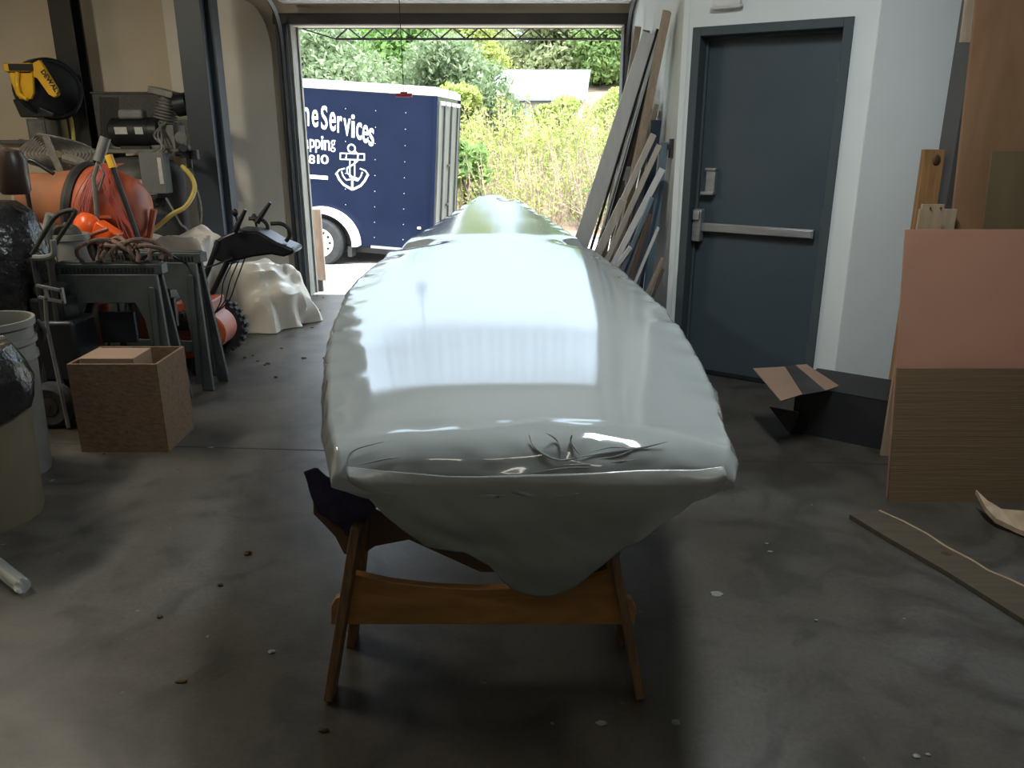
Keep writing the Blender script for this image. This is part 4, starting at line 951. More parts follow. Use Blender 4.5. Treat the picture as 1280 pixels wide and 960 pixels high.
# studs
q = PY(1162, 187, 4.3)
m = MB().bar((q.x - .015, 4.21, .01), (q.x + .02, 4.30, q.z), .105, .04, (0, 1, 0))
su = thing('wood_stud', 'orange pine stud with a knot near its top leaning on the pale wall', 'stud', (q.x, 4.25, 0))
build(m, 'timber', 'stud', su, smooth=0, bevel=.002); build(MB().sph((q.x + .03, 4.272, q.z - .05), (.020, .006, .028), 14, 8), 'knot', 'knot', su)
q = PY(1168, 262, 3.66)
T_ = basis((0, 3.70, 0), (1, 0, 0), (0, 0, 1), (0, -1, 0)); z0 = q.z
q1 = PY(1148, 285, 3.66); q2 = PY(1184, 256, 3.66)
m = MB().prism([(q1.x, 0), (q2.x, 0), (q2.x, q2.z), (PY(1157, 256, 3.66).x, q2.z), (PY(1156, 262, 3.66).x, PY(1156, 262, 3.66).z), (q1.x + .008, PY(1156, 262, 3.66).z)], .018, T_)
sc_ = thing('pine_offcut', 'pale notched pine offcut showing above the pinkish board', 'board', (q.x, 3.69, 0))
build(m, 'board', 'pine', sc_, smooth=0)
for px in (1163, 1176): p_ = PY(px, 260, 3.68); build(MB().tube([(p_.x, 3.683, p_.z), (p_.x, 3.676, p_.z)], .004, 8), 'nail_hole', 'knot', sc_)
q2 = PY(1190, 262, 3.76); single(MB().box((q2.x, 3.79, q2.z / 2), (.07, .02, q2.z)), 'pine_offcut', 'tan', 'narrow tan board between the notched offcut and the plywood', 'board', smooth=0)

# open dark carton lying on the floor
oc = thing('open_carton', 'dark open carton lying on the floor with its flaps spread', 'carton', (1.75, 3.98, 0))
def quad(mb, pts, th=.004):
    P_ = [Vector(p) for p in pts]; nn = (P_[1] - P_[0]).cross(P_[2] - P_[0]).normalized() * th
    mb.hexa([p - nn for p in P_] + [p for p in P_]); return mb
dkcard = pm('black_printed_cardboard', (.010, .011, .011), (.016, .017, .016), 6, .55)
x0, x1 = 1.47, 2.02; zt = .26
A0 = Vector((1.50, 4.02, 0)); A1 = Vector((2.10, 3.60, 0)); W_ = Vector((.30, .42, 0)) * .75
up_ = Vector((0, 0, zt))
m = MB(); quad(m, [A0, A1, A1 + up_, A0 + up_]); quad(m, [A0 + W_, A1 + W_, A1 + W_ + up_, A0 + W_ + up_]); quad(m, [A0, A1, A1 + W_, A0 + W_]); quad(m, [A1, A1 + W_, A1 + W_ + up_, A1 + up_])
quad(m, [A0 + up_, A1 + up_, A1 + W_ + up_, A0 + W_ + up_])
build(m, 'carton_body', dkcard, oc, smooth=0)
z1, z2 = .30, .33
fa = [PZ(940, 461, z2), PZ(1004, 494, z1), PZ(977, 502, z1 - .0), PZ(942, 463, z2)]
m = MB(); quad(m, [PZ(941, 461, .33), PZ(981, 459, .33), PZ(1004, 493, .28), PZ(976, 502, .28)])
build(m, 'flap', 'card_in', oc, smooth=0)
m = MB(); quad(m, [PZ(993, 457, .33), PZ(1008, 456, .33), PZ(1049, 483, .28), PZ(1031, 489, .28)])
build(m, 'flap', 'card_in', oc, smooth=0)
m = MB(); quad(m, [PZ(981, 459, .331), PZ(994, 457, .331), PZ(1032, 489, .281), PZ(1004, 494, .281)])
build(m, 'tape', 'dkmetal', oc, smooth=0)
m = MB(); quad(m, [PZ(962, 508, .10), PZ(1000, 515, .13), PZ(1014, 536, .03), PZ(988, 542, .005)])
build(m, 'flap', 'black', oc, smooth=0)
single(MB().box((1.98, 4.22, .11), (.62, .10, .22)), 'foam_block', 'grey_wall', 'pale grey block behind the open dark carton', 'block', bevel=.006) if False else None

# plank on the floor
pts = [(1062, 643), (1098, 638), (1130, 652), (1160, 668), (1182, 683), (1215, 700), (1235, 713), (1262, 724), (1300, 742), (1300, 787), (1180, 712), (1110, 672)]
fp = thing('floor_plank', 'dull pine plank with a curved cut edge and a dark knot lying on the floor', 'plank', tuple(PZ(1180, 695, 0)))
P_ = [PZ(x, y, .02) for x, y in pts]
m = MB().prism([(p.x, p.y) for p in P_], .018, TR(0, 0, .002)); build(m, 'plank', 'pinefl', fp, smooth=0)
e_ = [PZ(x, y, .021) for x, y in [(1099, 638), (1130, 652), (1160, 668), (1182, 683), (1215, 700), (1235, 713), (1262, 724), (1299, 742)]]
build(MB().strip([(p.x, p.y) for p in e_], .010, .004, TR(0, 0, .0185)), 'cut_edge', 'pine', fp, smooth=0)
q = PZ(1183, 692, .02); build(MB().lathe([(0, .0), (.016, .0), (.014, .003), (0, .003)], 20, TR(q.x, q.y, .0195) @ Matrix.Diagonal((1.25, .9, 1, 1))), 'knot', 'knot', fp)
m = MB(); Pz = [(1220, 612), (1235, 626), (1252, 636), (1300, 640), (1300, 672), (1270, 660), (1245, 648), (1232, 634)]
Z_ = [.10, .085, .075, .07, .03, .03, .045, .07]; Pz = [PZ(x, y, z) for (x, y), z in zip(Pz, Z_)]
k = len(Pz); m.v = [tuple(p) for p in Pz] + [tuple(p - Vector((0, 0, .02))) for p in Pz]; m.f = [tuple(range(k)), tuple(range(2 * k - 1, k - 1, -1))] + [(i, k + i, k + (i + 1) % k, (i + 1) % k) for i in range(k)]
m.box((float(Pz[4].x) + .02, float(Pz[4].y) + .03, .02), (.08, .08, .04))
single(m, 'wood_offcut', 'pine', 'pale curved wooden offcut propped at the right edge of the floor', 'wood offcut', smooth=0)

# debris on the floor
spots = [(306, 448, 1.4), (352, 436, 1), (322, 452, .8), (335, 455, 1), (380, 448, 1), (316, 445, .8), (405, 448, .9), (395, 395, .8), (400, 388, .6), (331, 457, .7), (200, 772, 1), (227, 852, 1), (404, 914, .9), (275, 732, .9), (310, 692, 1.4), (130, 568, .6), (404, 372, .7), (390, 410, .8), (345, 472, 1.2)]
for i, (x, y, s_) in enumerate(spots):
    p_ = PZ(x, y, 0); m = MB(); r_ = .009 * s_
    m.sph((p_.x, p_.y, .004 * s_), (r_ * random.uniform(1, 2.2), r_ * random.uniform(.6, 1.1), .006 * s_), 10, 6, amp=.6, fr=4)
    m.v = [(a, b, max(.001, c)) for a, b, c in m.v]
    single(m, 'debris_crumb', 'knot', 'small dark leaf crumb lying on the concrete floor', 'debris', group='dark crumbs scattered on the floor')
spots = [(896, 743, 1.4), (844, 904, 1.1), (752, 905, 1), (1146, 946, .8), (1160, 944, .7), (962, 690, .6), (958, 680, .5), (1020, 776, .4), (264, 560, 1), (200, 563, .8), (340, 815, 1), (690, 905, .5)]
for i, (x, y, s_) in enumerate(spots):
    p_ = PZ(x, y, 0); m = MB(); r_ = .010 * s_
    m.sph((p_.x, p_.y, .002), (r_ * random.uniform(1, 1.8), r_ * random.uniform(.7, 1.2), .003), 10, 6, amp=.5, fr=4); m.v = [(a, b, max(.001, c)) for a, b, c in m.v]
    single(m, 'paint_fleck', 'pail', 'small pale fleck stuck on the concrete floor', 'debris', group='pale flecks scattered on the floor')

# ================================================================== OUTSIDE
def gz(y):
    pts = [(7.8, -.02), (9.5, -.14), (11.3, -.27), (14.0, -.32), (16, -.1), (20, .5), (30, 2.0), (45, 4.5), (70, 8)]
    for (a, va), (b, vb) in zip(pts, pts[1:]):
        if y <= b: t = max(0, (y - a) / (b - a)); return va + (vb - va) * t
    return pts[-1][1]
def groundmesh(y0, y1, ny, x0, x1, nx, amp):
    m = MB()
    for j in range(ny + 1):
        for i in range(nx + 1):
            x = x0 + (x1 - x0) * i / nx; y = y0 + (y1 - y0) * j / ny
            m.v.append((x, y, gz(y) + amp * mnoise.noise(Vector((x * .5, y * .5, 0)))))
    for j in range(ny):
        for i in range(nx): k = j * (nx + 1) + i; m.f.append((k, k + 1, k + nx + 2, k + nx + 1))
    return m
structure(build(groundmesh(7.78, 14.2, 40, -14, 12, 40, .0), 'ground_drive', 'gravel'))
structure(build(groundmesh(14.2, 70, 60, -40, 40, 60, .12), 'ground_hillside', 'hill'))

# --- enclosed trailer
TY = 11.2; yaw = math.radians(6); tilt = math.radians(3.7)
c0 = PY(540, 316, TY)
RT = Matrix.Translation(c0) @ Matrix.Rotation(-yaw, 4, 'Z') @ Matrix.Rotation(tilt, 4, 'Y')
tn = (RT.to_3x3() @ Vector((0, -1, 0)))
def tl_(px, py, off=0):   # pixel -> local x,z on the trailer side
    p = PP(px, py, c0, tn); q = RT.inverted() @ p; return q.x, q.z
HT = tl_(540, 120)[1]; LT = 4.4; WT = 1.75
trl = thing('cargo_trailer', 'navy blue enclosed cargo trailer with white lettering and an anchor, parked outside', 'trailer', (c0.x - 1.8, c0.y + .9, gz(11.3)))
body = build(MB().box((-LT / 2, WT / 2, HT / 2), (LT, WT, HT), RT), 'body', 'navy', trl, bevel=.012)
build(MB().box((-LT / 2, WT / 2, HT + .045), (LT + .03, WT + .03, .09), RT).box((-LT / 2, WT / 2, HT + .10), (LT - .06, WT - .1, .03), RT), 'roof', 'trwhite', trl, bevel=.015)
for cx_, w_ in ((-.42, .90), (-3.1, 2.0)): build(MB().box((cx_, -.008, .018), (w_, .02, .035), RT), 'lower_trim', 'alu', trl)
m = MB().box((-.012, -.012, HT / 2), (.05, .03, HT), RT).box((.01, WT / 2, .02), (.03, WT, .05), RT).box((.0, WT, HT / 2), (.05, .04, HT), RT)
build(m, 'corner_post', 'navy', trl, bevel=.004)
rdoor = build(MB().box((.012, WT / 2, HT / 2), (.03, WT - .14, HT - .10), RT), 'rear_door', 'trdoor', trl, bevel=.004)
m = MB()
for yy in (.35, WT * .5, WT - .35): m.tube([RT @ Vector((.045, yy, .12)), RT @ Vector((.045, yy, HT - .1))], .014, 8)
for zz_ in (.6, 1.15): m.box((.05, WT * .5 - .08, zz_), (.02, .18, .03), RT)
build(m, 'lock_bar', 'dkmetal', rdoor)
m = MB()
for yy in (.25, .65, 1.05, 1.45): m.box((.04, yy, HT - .08), (.03, .14, .05), RT)
build(m, 'hinge', 'trwhite', rdoor)
# wheel
wx, wz = tl_(405, 301); R_ = .33
Tw = RT @ TR(wx, -.10, wz) @ RX(90)
build(MB().lathe([(.19, -.09), (.24, -.10), (.30, -.095), (.33, -.06), (.33, .06), (.30, .095), (.24, .10), (.19, .09)], 48, Tw, closed=True), 'tyre', 'rubber', trl)
rm = build(MB().lathe([(0, .04), (.05, .05), (.06, .075), (.10, .06), (.15, .05), (.17, .06), (.185, .10), (.20, .102), (.20, -.08), (0, -.05)], 40, Tw), 'wheel_rim', 'rim', trl)
for k in range(10): a = 2 * PI * k / 10; build(MB().tube([Tw @ Vector((.135 * math.cos(a), .135 * math.sin(a), .045)), Tw @ Vector((.135 * math.cos(a), .135 * math.sin(a), .062))], .016, 10), 'vent_hole', 'black', rm)
build(MB().lathe([(0, .05), (.045, .05), (.045, .10), (.03, .115), (0, .115)], 8, Tw), 'hub_cap', pm('rusty_hub', (.2, .13, .08), (.12, .08, .05), 20), rm)
pts = [(wx + .50 * math.cos(a), wz - .02 + .46 * math.sin(a)) for a in [PI * i / 24 for i in range(25)]]
Tf = RT @ basis((0, .0, 0), (1, 0, 0), (0, 0, 1), (0, -1, 0))
build(MB().strip(pts, .075, .20, Tf), 'fender', 'trwhite', trl, smooth=30)
pts2 = [(wx + .46 * math.cos(a), wz - .02 + .42 * math.sin(a)) for a in [PI * i / 24 for i in range(25)]]
build(MB().prism(pts2, .006, Tf), 'wheel_arch', 'black', trl)
build(MB().box((wx + .42, -.05, wz - .10), (.06, .2, .14), RT).box((-LT / 2, WT / 2, -.04), (LT - .2, WT - .2, .10), RT).box((wx, WT / 2, wz + .02), (.08, WT - .2, .08), RT), 'chassis', 'dkmetal', trl)
for yy in (WT - .10,):
    T3 = RT @ TR(wx, yy, wz) @ RX(90)
    build(MB().lathe([(0, -.08), (.24, -.10), (.30, -.095), (.33, -.06), (.33, .06), (.30, .095), (.24, .10), (0, .08)], 40, T3), 'tyre', 'rubber', trl)
lt = build(MB().box((tl_(524, 285)[0], -.012, tl_(524, 285)[1]), (.05, .02, .03), RT), 'marker_light', 'trwhite', trl, bevel=.006)
# rivets
m = MB()
for px in (432, 469, 506):
    for z_ in [.15 + .21 * i for i in range(9)]:
        x_ = tl_(px, 200)[0]; m.sph((x_ , -.003, z_ if z_ < HT else HT), (.006, .004, .006), 8, 4, RT)
build(m, 'rivet_rows', 'trwhite', body)
# lettering
def letter(ch, px, ytop, ybot, wpx, mb):
    x_, z1_ = tl_(px, ytop); _, z0_ = tl_(px, ybot); xw = tl_(px + wpx / 2, ybot)[0] - tl_(px - wpx / 2, ybot)[0]
    t = textmesh(ch, Matrix.Identity(4), 1, 0, 0 if ch == 'g' else .014)
    A = np.array(t.v); lo, hi = A.min(0), A.max(0)
    T_ = RT @ basis((x_, -.008, z0_), (1, 0, 0), (0, 0, 1), (0, -1, 0))
    vs = [((v[0] - (lo[0] + hi[0]) / 2) / (hi[0] - lo[0]) * xw, (v[1] - lo[1]) / (hi[1] - lo[1]) * (z1_ - z0_), .0) for v in t.v]
    mb.add(vs, t.f, T_)
m = MB()
for ch, px, a, b, w in (('n', 382.5, 134, 157, 8), ('e', 394, 137, 159, 8), ('S', 405.5, 132, 162, 8), ('e', 416, 140, 164, 8), ('r', 425, 145, 166, 6), ('v', 434, 148, 170, 9), ('i', 441.5, 143, 172, 4.5), ('c', 449, 153, 175, 7), ('e', 457, 156, 179, 7.5), ('s', 464.5, 160, 183, 6.5)): letter(ch, px, a, b, w, m)
for ch, px, a, b, w in (('a', 383, 173, 186, 6), ('p', 390.5, 174, 190, 6.5), ('p', 397.5, 174.5, 191, 6.5), ('i', 403, 170, 187, 3), ('n', 409, 175, 188, 7), ('g', 416.5, 175, 190, 6)): letter(ch, px, a, b, w, m)
for ch, px, a, b, w in (('2', 382.5, 193.5, 204.5, 7), ('8', 390, 193.5, 204.5, 8), ('1', 398, 193.5, 204.5, 2.6), ('0', 406, 193.5, 205, 10)): letter(ch, px, a, b, w, m)
lx0, lz0 = tl_(380, 220.5); lx1, lz1 = tl_(410, 222)
m.box(((lx0 + lx1) / 2, -.007, (lz0 + lz1) / 2), (lx1 - lx0, .003, .05), RT)
build(m, 'lettering', 'ivory', body, smooth=0)
# anchor emblem
def LP(pts): return [tl_(x, y) for x, y in pts]
m = MB(); cxa, cza = tl_(439.5, 185.5)
rr = .05
m.strip([(cxa + rr * math.cos(a), cza + rr * math.sin(a)) for a in [2 * PI * i / 20 for i in range(20)]], .02, .003, Tf @ TR(0, 0, .003), closed=True)
A_ = lambda pts, w: m.strip(LP(pts), w, .003, Tf @ TR(0, 0, .003))
A_([(425, 191.5), (456, 192.5)], .015); A_([(425, 199), (456, 200)], .015); A_([(425.5, 191), (425.5, 199.5)], .015); A_([(455.5, 192), (455.5, 200.5)], .015); A_([(433, 192), (433, 199)], .012); A_([(447, 192), (447, 200)], .012)
A_([(437.5, 199), (437.5, 222)], .014); A_([(443.5, 199), (443.5, 222)], .014)
A_([(421, 217), (424, 224), (430, 231), (437, 235), (440.5, 237)], .03); A_([(460, 218), (456, 226), (451, 232), (445, 235), (440.5, 237)], .03)
A_([(427, 214), (429, 220), (433, 225), (439, 224)], .018); A_([(453, 215), (451, 221), (447, 226), (441, 224)], .018)
A_([(419.5, 218), (424, 212.5), (431, 210.5)], .018); A_([(461, 219.5), (457, 213.5), (450, 210.5)], .018)
A_([(440.5, 222), (440.5, 236)], .03)
A_([(443, 188), (447.5, 193), (447, 201), (441, 206), (434, 210), (434, 216), (440, 221), (449, 224)], .022)
build(m, 'anchor_emblem', 'ivory', body, smooth=0)
# weathered board outside the jamb
q0, q1 = PY(386, 262, 8.15), PY(401, 262, 8.15)
bd = thing('timber_panel', 'weathered brown timber panel standing outside the left jamb', 'panel', (q0.x, 8.15, gz(8.15)))
zb_ = gz(8.15); build(MB().hexa([(q0.x - .02, 8.10, .09), (q1.x + .01, 8.10, .07), (q1.x + .01, 8.14, .07), (q0.x - .02, 8.14, .09), (q0.x - .02, 8.16, q0.z), (q1.x - .01, 8.16, q1.z), (q1.x - .01, 8.2, q1.z), (q0.x - .02, 8.2, q0.z)]), 'board', pm('brown_weathered_board', (.42, .31, .25), (.30, .21, .17), 5, .8, stretch=(8, 8, 1)), bd, smooth=0)
build(MB().box(((q0.x + q1.x) / 2, 8.14, (.09 + zb_) / 2), (.06, .05, .09 - zb_ + .01)), 'foot', 'dkwood', bd)

# --- foliage
def leafquads(rng, centers, sizes, droop=.3):
    n = len(centers); v = rng.normal(size=(n, 3)); v /= np.linalg.norm(v, axis=1)[:, None]
    u = rng.normal(size=(n, 3)); u -= (u * v).sum(1)[:, None] * v; u /= np.linalg.norm(u, axis=1)[:, None]
    w = np.cross(v, u); s = sizes[:, None]
    P0 = centers - u * s; P1 = centers + w * s * .45; P2 = centers + u * s; P3 = centers - w * s * .45
    V = np.stack([P0, P1, P2, P3], 1).reshape(-1, 3); Fc = np.arange(4 * n).reshape(-1, 4); return V, Fc
def npmesh(name, V, Fc, mat, parent=None, origin=(0, 0, 0)):
    me = bpy.data.meshes.new(name); V = V - np.array(origin)
    me.vertices.add(len(V)); me.vertices.foreach_set('co', V.astype(np.float32).ravel())
    me.loops.add(Fc.size); me.loops.foreach_set('vertex_index', Fc.astype(np.int32).ravel())
    me.polygons.add(len(Fc)); me.polygons.foreach_set('loop_start', np.arange(0, Fc.size, 4, dtype=np.int32)); me.polygons.foreach_set('loop_total', np.full(len(Fc), 4, dtype=np.int32))
    me.update(calc_edges=True); me.materials.append(M[mat]); o = bpy.data.objects.new(name, me); col.objects.link(o)
    if parent is not None: o.parent = parent
    else: o.location = origin
    return o
def tree(name, label, x, y, h, r, mat, n, leaf, seed, low=.25, group=None, cat='tree', lobes=14):
    rng = np.random.default_rng(seed); z0 = gz(y) - .05
    t = thing(name, label, cat, (x, y, z0), 0, group)
    C_ = []
    for i in range(lobes):
        a = rng.uniform(0, 2 * PI); hh = low * h + (1 - low) * h * rng.uniform(.05, .95); k = math.sin(PI * min(1, max(.15, (hh / h - low + .15) / (1.1 - low))))
        C_.append((r * .62 * k * math.cos(a), r * .62 * k * math.sin(a), hh, r * rng.uniform(.32, .55)))
    per = n // lobes; pts = []
    for cx_, cy_, cz_, cr2 in C_:
        d = rng.normal(size=(per, 3)); d /= np.linalg.norm(d, axis=1)[:, None]; rad = cr2 * rng.uniform(.55, 1.08, size=(per, 1))
        pts.append(np.array([cx_, cy_, cz_]) + d * rad * np.array([1, 1, .8]))
    pts = np.concatenate(pts); V, Fc = leafquads(rng, pts, rng.uniform(.7, 1.3, len(pts)) * leaf)
    npmesh('crown', V, Fc, mat, t)
    m = MB(); m.tube([(x, y, z0), (x + .05 * r, y, z0 + h * .4), (x, y, z0 + h * .8)], .03 * h * .6, 8, taper=.35)
    for cx_, cy_, cz_, cr2 in C_[:8]: m.tube([(x, y, z0 + cz_ * .5), (x + cx_ * .5, y + cy_ * .5, z0 + cz_ * .8), (x + cx_, y + cy_, z0 + cz_)], .012 * h * .5, 5, taper=.3)
    build(m, 'trunk', 'bark', t)
    return t
# background trees, filling the view through the doorway
T_L = [
 ('dense silvery green tree rising directly above the trailer roof at left', -8.2, 22.0, 2.9, 3.0, 'leaf_olive', 18000, 0.09, 1),
 ('silvery green tree above the middle of the trailer roof', -4.8, 21.5, 2.9, 2.5, 'leaf_olive', 18000, 0.085, 2),
 ('grey-green tree between the trailer and the pale roof', -1.7, 22.5, 2.9, 2.0, 'leaf_olive', 18000, 0.085, 3),
 ('mid green tree behind the silvery trees on the far left', -11.0, 27.0, 3.3, 3.0, 'leaf_mid', 12000, 0.12, 4),
 ('mid green tree behind the rear end of the trailer roof', -3.4, 27.0, 3.2, 2.6, 'leaf_mid', 12000, 0.11, 5),
 ('yellow-green tree just left of the pale metal roof', -1.7, 33.0, 3.2, 1.7, 'leaf_yel', 9000, 0.12, 6),
 ('pale spring tree directly behind the pale metal roof', 2.2, 40.0, 3.1, 3.0, 'leaf_pale', 12000, 0.15, 7),
 ('bright green tree above the right end of the pale roof', 5.2, 38.0, 3.2, 2.6, 'leaf_bright', 12000, 0.14, 8),
 ('pale yellowish tree at the right jamb of the doorway', 6.6, 28.5, 3.2, 2.2, 'leaf_pale', 12000, 0.11, 9),
 ('yellow-green tree low beside the right jamb', 5.1, 23.5, 2.4, 1.8, 'leaf_yel', 12000, 0.09, 10),
 ('pale tree far behind, seen between the silvery and yellow-green trees', -3.0, 44.0, 3.0, 4.0, 'leaf_pale', 12000, 0.18, 12),
 ('deep green tree in the farthest row on the left', -12.0, 42.0, 3.2, 5.0, 'leaf_mid', 12000, 0.2, 13),
 ('bright green tree in the farthest row on the right', 10.5, 44.0, 3.0, 4.0, 'leaf_bright', 10000, 0.18, 14)]
for t in T_L: tree('broadleaf_tree', *t, low=.06, lobes=18)
# yellow-green bush in front of the roof
tree('shrub', 'yellow-green bush growing up in front of the pale roof', 1.15, 21.5, 2.15, .6, 'leaf_yel', 4000, .075, 21, low=.1, cat='shrub', lobes=12)
tree('shrub', 'broad-leaved green shrub close behind the trailer doors', -.82, 15.2, 2.0, .45, 'leaf_bright', 900, .10, 23, low=.05, cat='shrub', lobes=8)
tree('shrub', 'yellow-green bush at the right foot of the pale roof', 3.3, 22.5, 1.9, 1.2, 'leaf_yel', 7000, .075, 24, low=.1, cat='shrub', lobes=12)
tree('shrub', 'yellow-green bush left of the pale roof behind the canes', -1.4, 20.5, 2.2, 1.0, 'leaf_yel', 7000, .075, 25, low=.1, cat='shrub', lobes=12)

# cane thicket (uncountable): stems and leaves
def canes(name, label, x0, x1, y0, y1, n, hmin, hmax, nleaf, mat, seed, leaf, lz0):
    rng = np.random.default_rng(seed); t = thing(name, label, 'canes', ((x0 + x1) / 2, (y0 + y1) / 2, gz((y0 + y1) / 2))); t['kind'] = 'stuff'
    V = []; Fc = []; tips = []
    for i in range(n):
        x, y = rng.uniform(x0, x1), rng.uniform(y0, y1); z = gz(y) - .05; h = rng.uniform(hmin, hmax); lx, ly = rng.normal(0, .14, 2) * h; r = rng.uniform(.008, .016)
        if rng.random() < .25: lx *= 3.5; h *= .6
        P_ = [(x, y, z), (x + lx * .3, y + ly * .3, z + h * .5), (x + lx, y + ly, z + h)]; k = len(V)
        for (a, b, c), rr_ in zip(P_, (r, r * .8, r * .4)):
            for q in range(3): V.append((a + rr_ * math.cos(q * 2.1), b + rr_ * math.sin(q * 2.1), c))
        for s_ in range(2):
            for q in range(3): l = (q + 1) % 3; Fc.append((k + s_ * 3 + q, k + s_ * 3 + l, k + s_ * 3 + 3 + l, k + s_ * 3 + 3 + q))
        tips.append((x, y, z, h, lx, ly))
    V = np.array(V); Fc = np.array(Fc); org = tuple(t.location)
    npmesh('stems', V, Fc, 'stem', t, org)
    tips = np.array(tips); idx = rng.integers(0, n, nleaf); T_ = tips[idx]; f_ = np.clip(rng.beta(2.2, 1.4, nleaf), lz0, 1)
    c = np.stack([T_[:, 0] + T_[:, 4] * f_, T_[:, 1] + T_[:, 5] * f_, T_[:, 2] + T_[:, 3] * f_], 1) + rng.normal(0, .07, (nleaf, 3))
    V2, F2 = leafquads(rng, c, rng.uniform(.6, 1.4, nleaf) * leaf); npmesh('leaves', V2, F2, mat, t, org)
    return t
canes('cane_thicket', 'front of the tan cane thicket with sparse yellow-green leaves', -1.3, 3.4, 14.6, 17.0, 520, .8, 1.5, 5500, 'leaf_yel', 31, .042, .3)
canes('cane_thicket', 'taller leafy cane thicket behind, below the pale roof', -2.4, 5.2, 17.0, 21.0, 700, 1.0, 1.9, 15000, 'leaf_yel', 32, .055, .3)
canes('cane_thicket', 'sparse bare canes leaning at the right end of the thicket', 1.2, 3.8, 14.3, 16.5, 320, .6, 1.5, 900, 'leaf_mid', 33, .04, .3)

# --- shed with pale roof
Ys = 30.0
r0, r1 = PY(622, 87, Ys + 1.5), PY(735, 85, Ys + 1.5); e0, e1 = PY(612, 124, Ys - .5), PY(729, 121, Ys - .5); rz_ = r0.z; ez_ = e0.z
sd = thing('shed', 'distant shed with a pale metal gable roof behind the canes', 'building', ((e0.x + e1.x) / 2, Ys + 1.5, gz(Ys)))
m = MB().hexa([(e0.x - .1, Ys - .6, ez_ - .06), (e1.x + .1, Ys - .6, ez_ - .06), (r1.x + .1, Ys + 1.5, rz_ - .06), (r0.x, Ys + 1.5, rz_ - .06), (e0.x - .1, Ys - .6, ez_), (e1.x + .1, Ys - .6, ez_), (r1.x + .1, Ys + 1.5, rz_), (r0.x, Ys + 1.5, rz_)])
m.hexa([(r0.x, Ys + 1.5, rz_ - .06), (r1.x + .1, Ys + 1.5, rz_ - .06), (e1.x + .35, Ys + 3.6, ez_ - .06), (e0.x, Ys + 3.6, ez_ - .06), (r0.x, Ys + 1.5, rz_), (r1.x + .1, Ys + 1.5, rz_), (e1.x + .35, Ys + 3.6, ez_), (e0.x, Ys + 3.6, ez_)])
build(m, 'roof', 'metalroof', sd, smooth=0)
g = gz(Ys)
m = MB().hexa([(e0.x + .1, Ys - .4, g - .3), (e1.x, Ys - .4, g - .3), (e1.x + .2, Ys + 3.4, g), (e0.x + .2, Ys + 3.4, g), (e0.x + .1, Ys - .4, ez_ - .08), (e1.x, Ys - .4, ez_ - .08), (e1.x + .2, Ys + 3.4, ez_ - .08), (e0.x + .2, Ys + 3.4, ez_ - .08)])
m.add([(e1.x + .0, Ys - .4, ez_ - .1), (e1.x + .2, Ys + 3.4, ez_ - .1), (r1.x + .05, Ys + 1.5, rz_ - .07), (e1.x - .1, Ys - .4, ez_ - .1), (e1.x + .1, Ys + 3.4, ez_ - .1), (r1.x - .05, Ys + 1.5, rz_ - .07)], [(0, 1, 2), (3, 5, 4), (0, 3, 4, 1), (1, 4, 5, 2), (2, 5, 3, 0)])
build(m, 'walls', 'siding', sd, smooth=0)

# ================================================================== LIGHT
def fixture(x, y, power, colr, label, L=1.2, W=.3, rz=0):  # unseen fixtures, added to light the interior
    t = thing('added_ceiling_light', label, 'ceiling light', (x, y, HC - .12), rz); R = ROOT[t.name]
    build(MB().box((0, 0, .09), (L + .08, W, .06), R), 'housing', 'lamp', t, bevel=.01)
    e = bpy.data.materials.new('lamp_tube_glow'); e.use_nodes = True; b = e.node_tree.nodes['Principled BSDF']; b.inputs['Emission Color'].default_value = (*colr, 1); b.inputs['Emission Strength'].default_value = power
    m = MB()
    for s_ in (-.3, .3): m.tube([R @ Vector((-L / 2, W * s_, .04)), R @ Vector((L / 2, W * s_, .04))], .02, 10)
    build(m, 'tube_lamp', e, t)
    la = bpy.data.lights.new('lamp', 'AREA'); la.shape = 'RECTANGLE'; la.size = L; la.size_y = W; la.energy = power * 4.2; la.color = colr
    lo = bpy.data.objects.new('lamp_glow', la); col.objects.link(lo); lo.parent = t; lo.location = (0, 0, -.01)
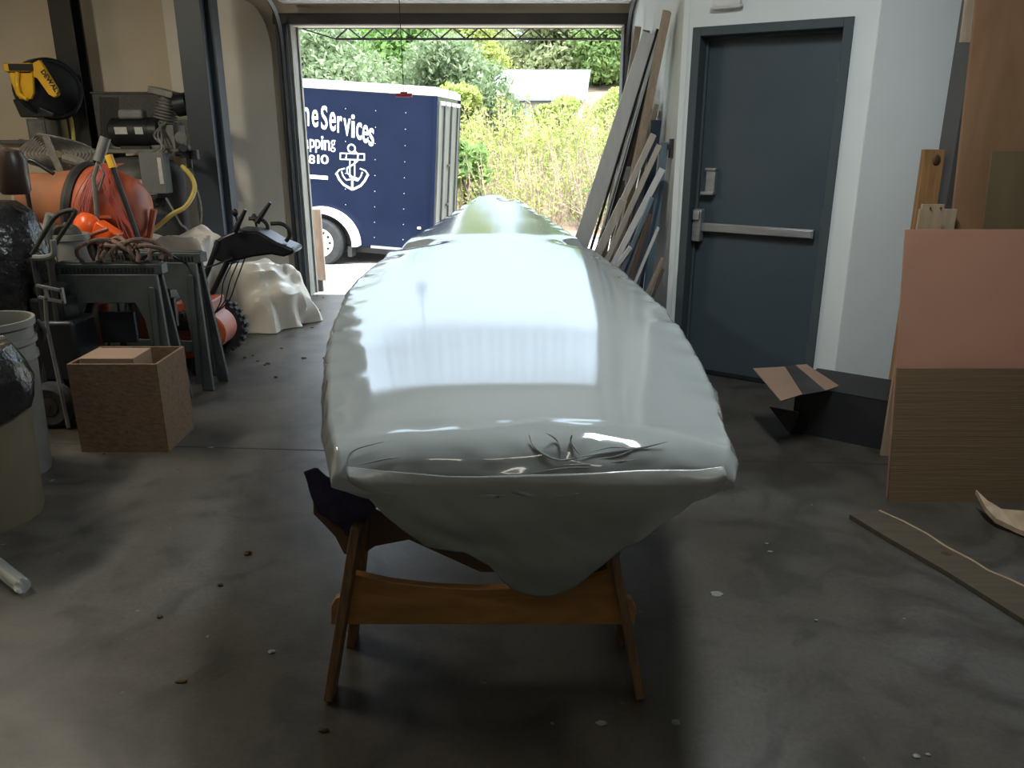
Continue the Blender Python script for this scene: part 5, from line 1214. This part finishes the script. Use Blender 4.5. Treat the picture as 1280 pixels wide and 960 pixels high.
fixture(-3.5, 3.9, 17, (1.0, .93, .77), 'unseen warm twin-tube light added to brighten the left side of the workshop', rz=PI / 2)  # added lamp out of view, brightens the cream walls
fixture(.7, 2.5, 15, (.90, .97, 1.0), 'unseen cool twin-tube light added to brighten the right side of the workshop', rz=PI / 2)  # added lamp out of view, lifts the pale right wall
fixture(0, -1.2, 2, (1.0, .9, .75), 'unseen warm twin-tube light added behind the camera')  # weak added lamp, never in view

w = bpy.data.worlds.new('overcast_sky'); w.use_nodes = True; bpy.context.scene.world = w
nt = w.node_tree; bg = nt.nodes['Background']
tc = nt.nodes.new('ShaderNodeTexCoord'); sp_ = nt.nodes.new('ShaderNodeSeparateXYZ'); cr = nt.nodes.new('ShaderNodeValToRGB')
nt.links.new(tc.outputs['Generated'], sp_.inputs[0]); nt.links.new(sp_.outputs['Z'], cr.inputs[0]); nt.links.new(cr.outputs[0], bg.inputs[0])
cr.color_ramp.elements[0].position = .0; cr.color_ramp.elements[0].color = (.066, .088, .116, 1); cr.color_ramp.elements[1].position = .85; cr.color_ramp.elements[1].color = (.78, .90, 1, 1)
e_ = cr.color_ramp.elements.new(.32); e_.color = (.155, .195, .24, 1)
bg.inputs[1].default_value = 15.5
s = bpy.data.lights.new('sun', 'SUN'); s.energy = 6; s.angle = math.radians(6); s.color = (1, .95, .86)
so = bpy.data.objects.new('sun', s); col.objects.link(so); so.rotation_euler = Vector((-.75, .30, -1.3)).to_track_quat('-Z', 'Y').to_euler()

cam = bpy.data.cameras.new('camera'); co = bpy.data.objects.new('camera', cam); col.objects.link(co)
cam.sensor_width = 36; cam.lens = F / 1280 * 36; cam.clip_start = .05; cam.clip_end = 300
co.location = CAM; co.rotation_euler = (PI / 2 - PITCH, 0, 0)
sc = bpy.context.scene; sc.camera = co
sc.view_settings.view_transform = 'Standard'; sc.view_settings.look = 'None'; sc.view_settings.gamma = 1; sc.view_settings.use_curve_mapping = False
sc.view_settings.exposure = 0.0
sc.cycles.use_denoising = True
sc.cycles.max_bounces = 8; sc.cycles.transparent_max_bounces = 12
sc.cycles.sample_clamp_indirect = 6
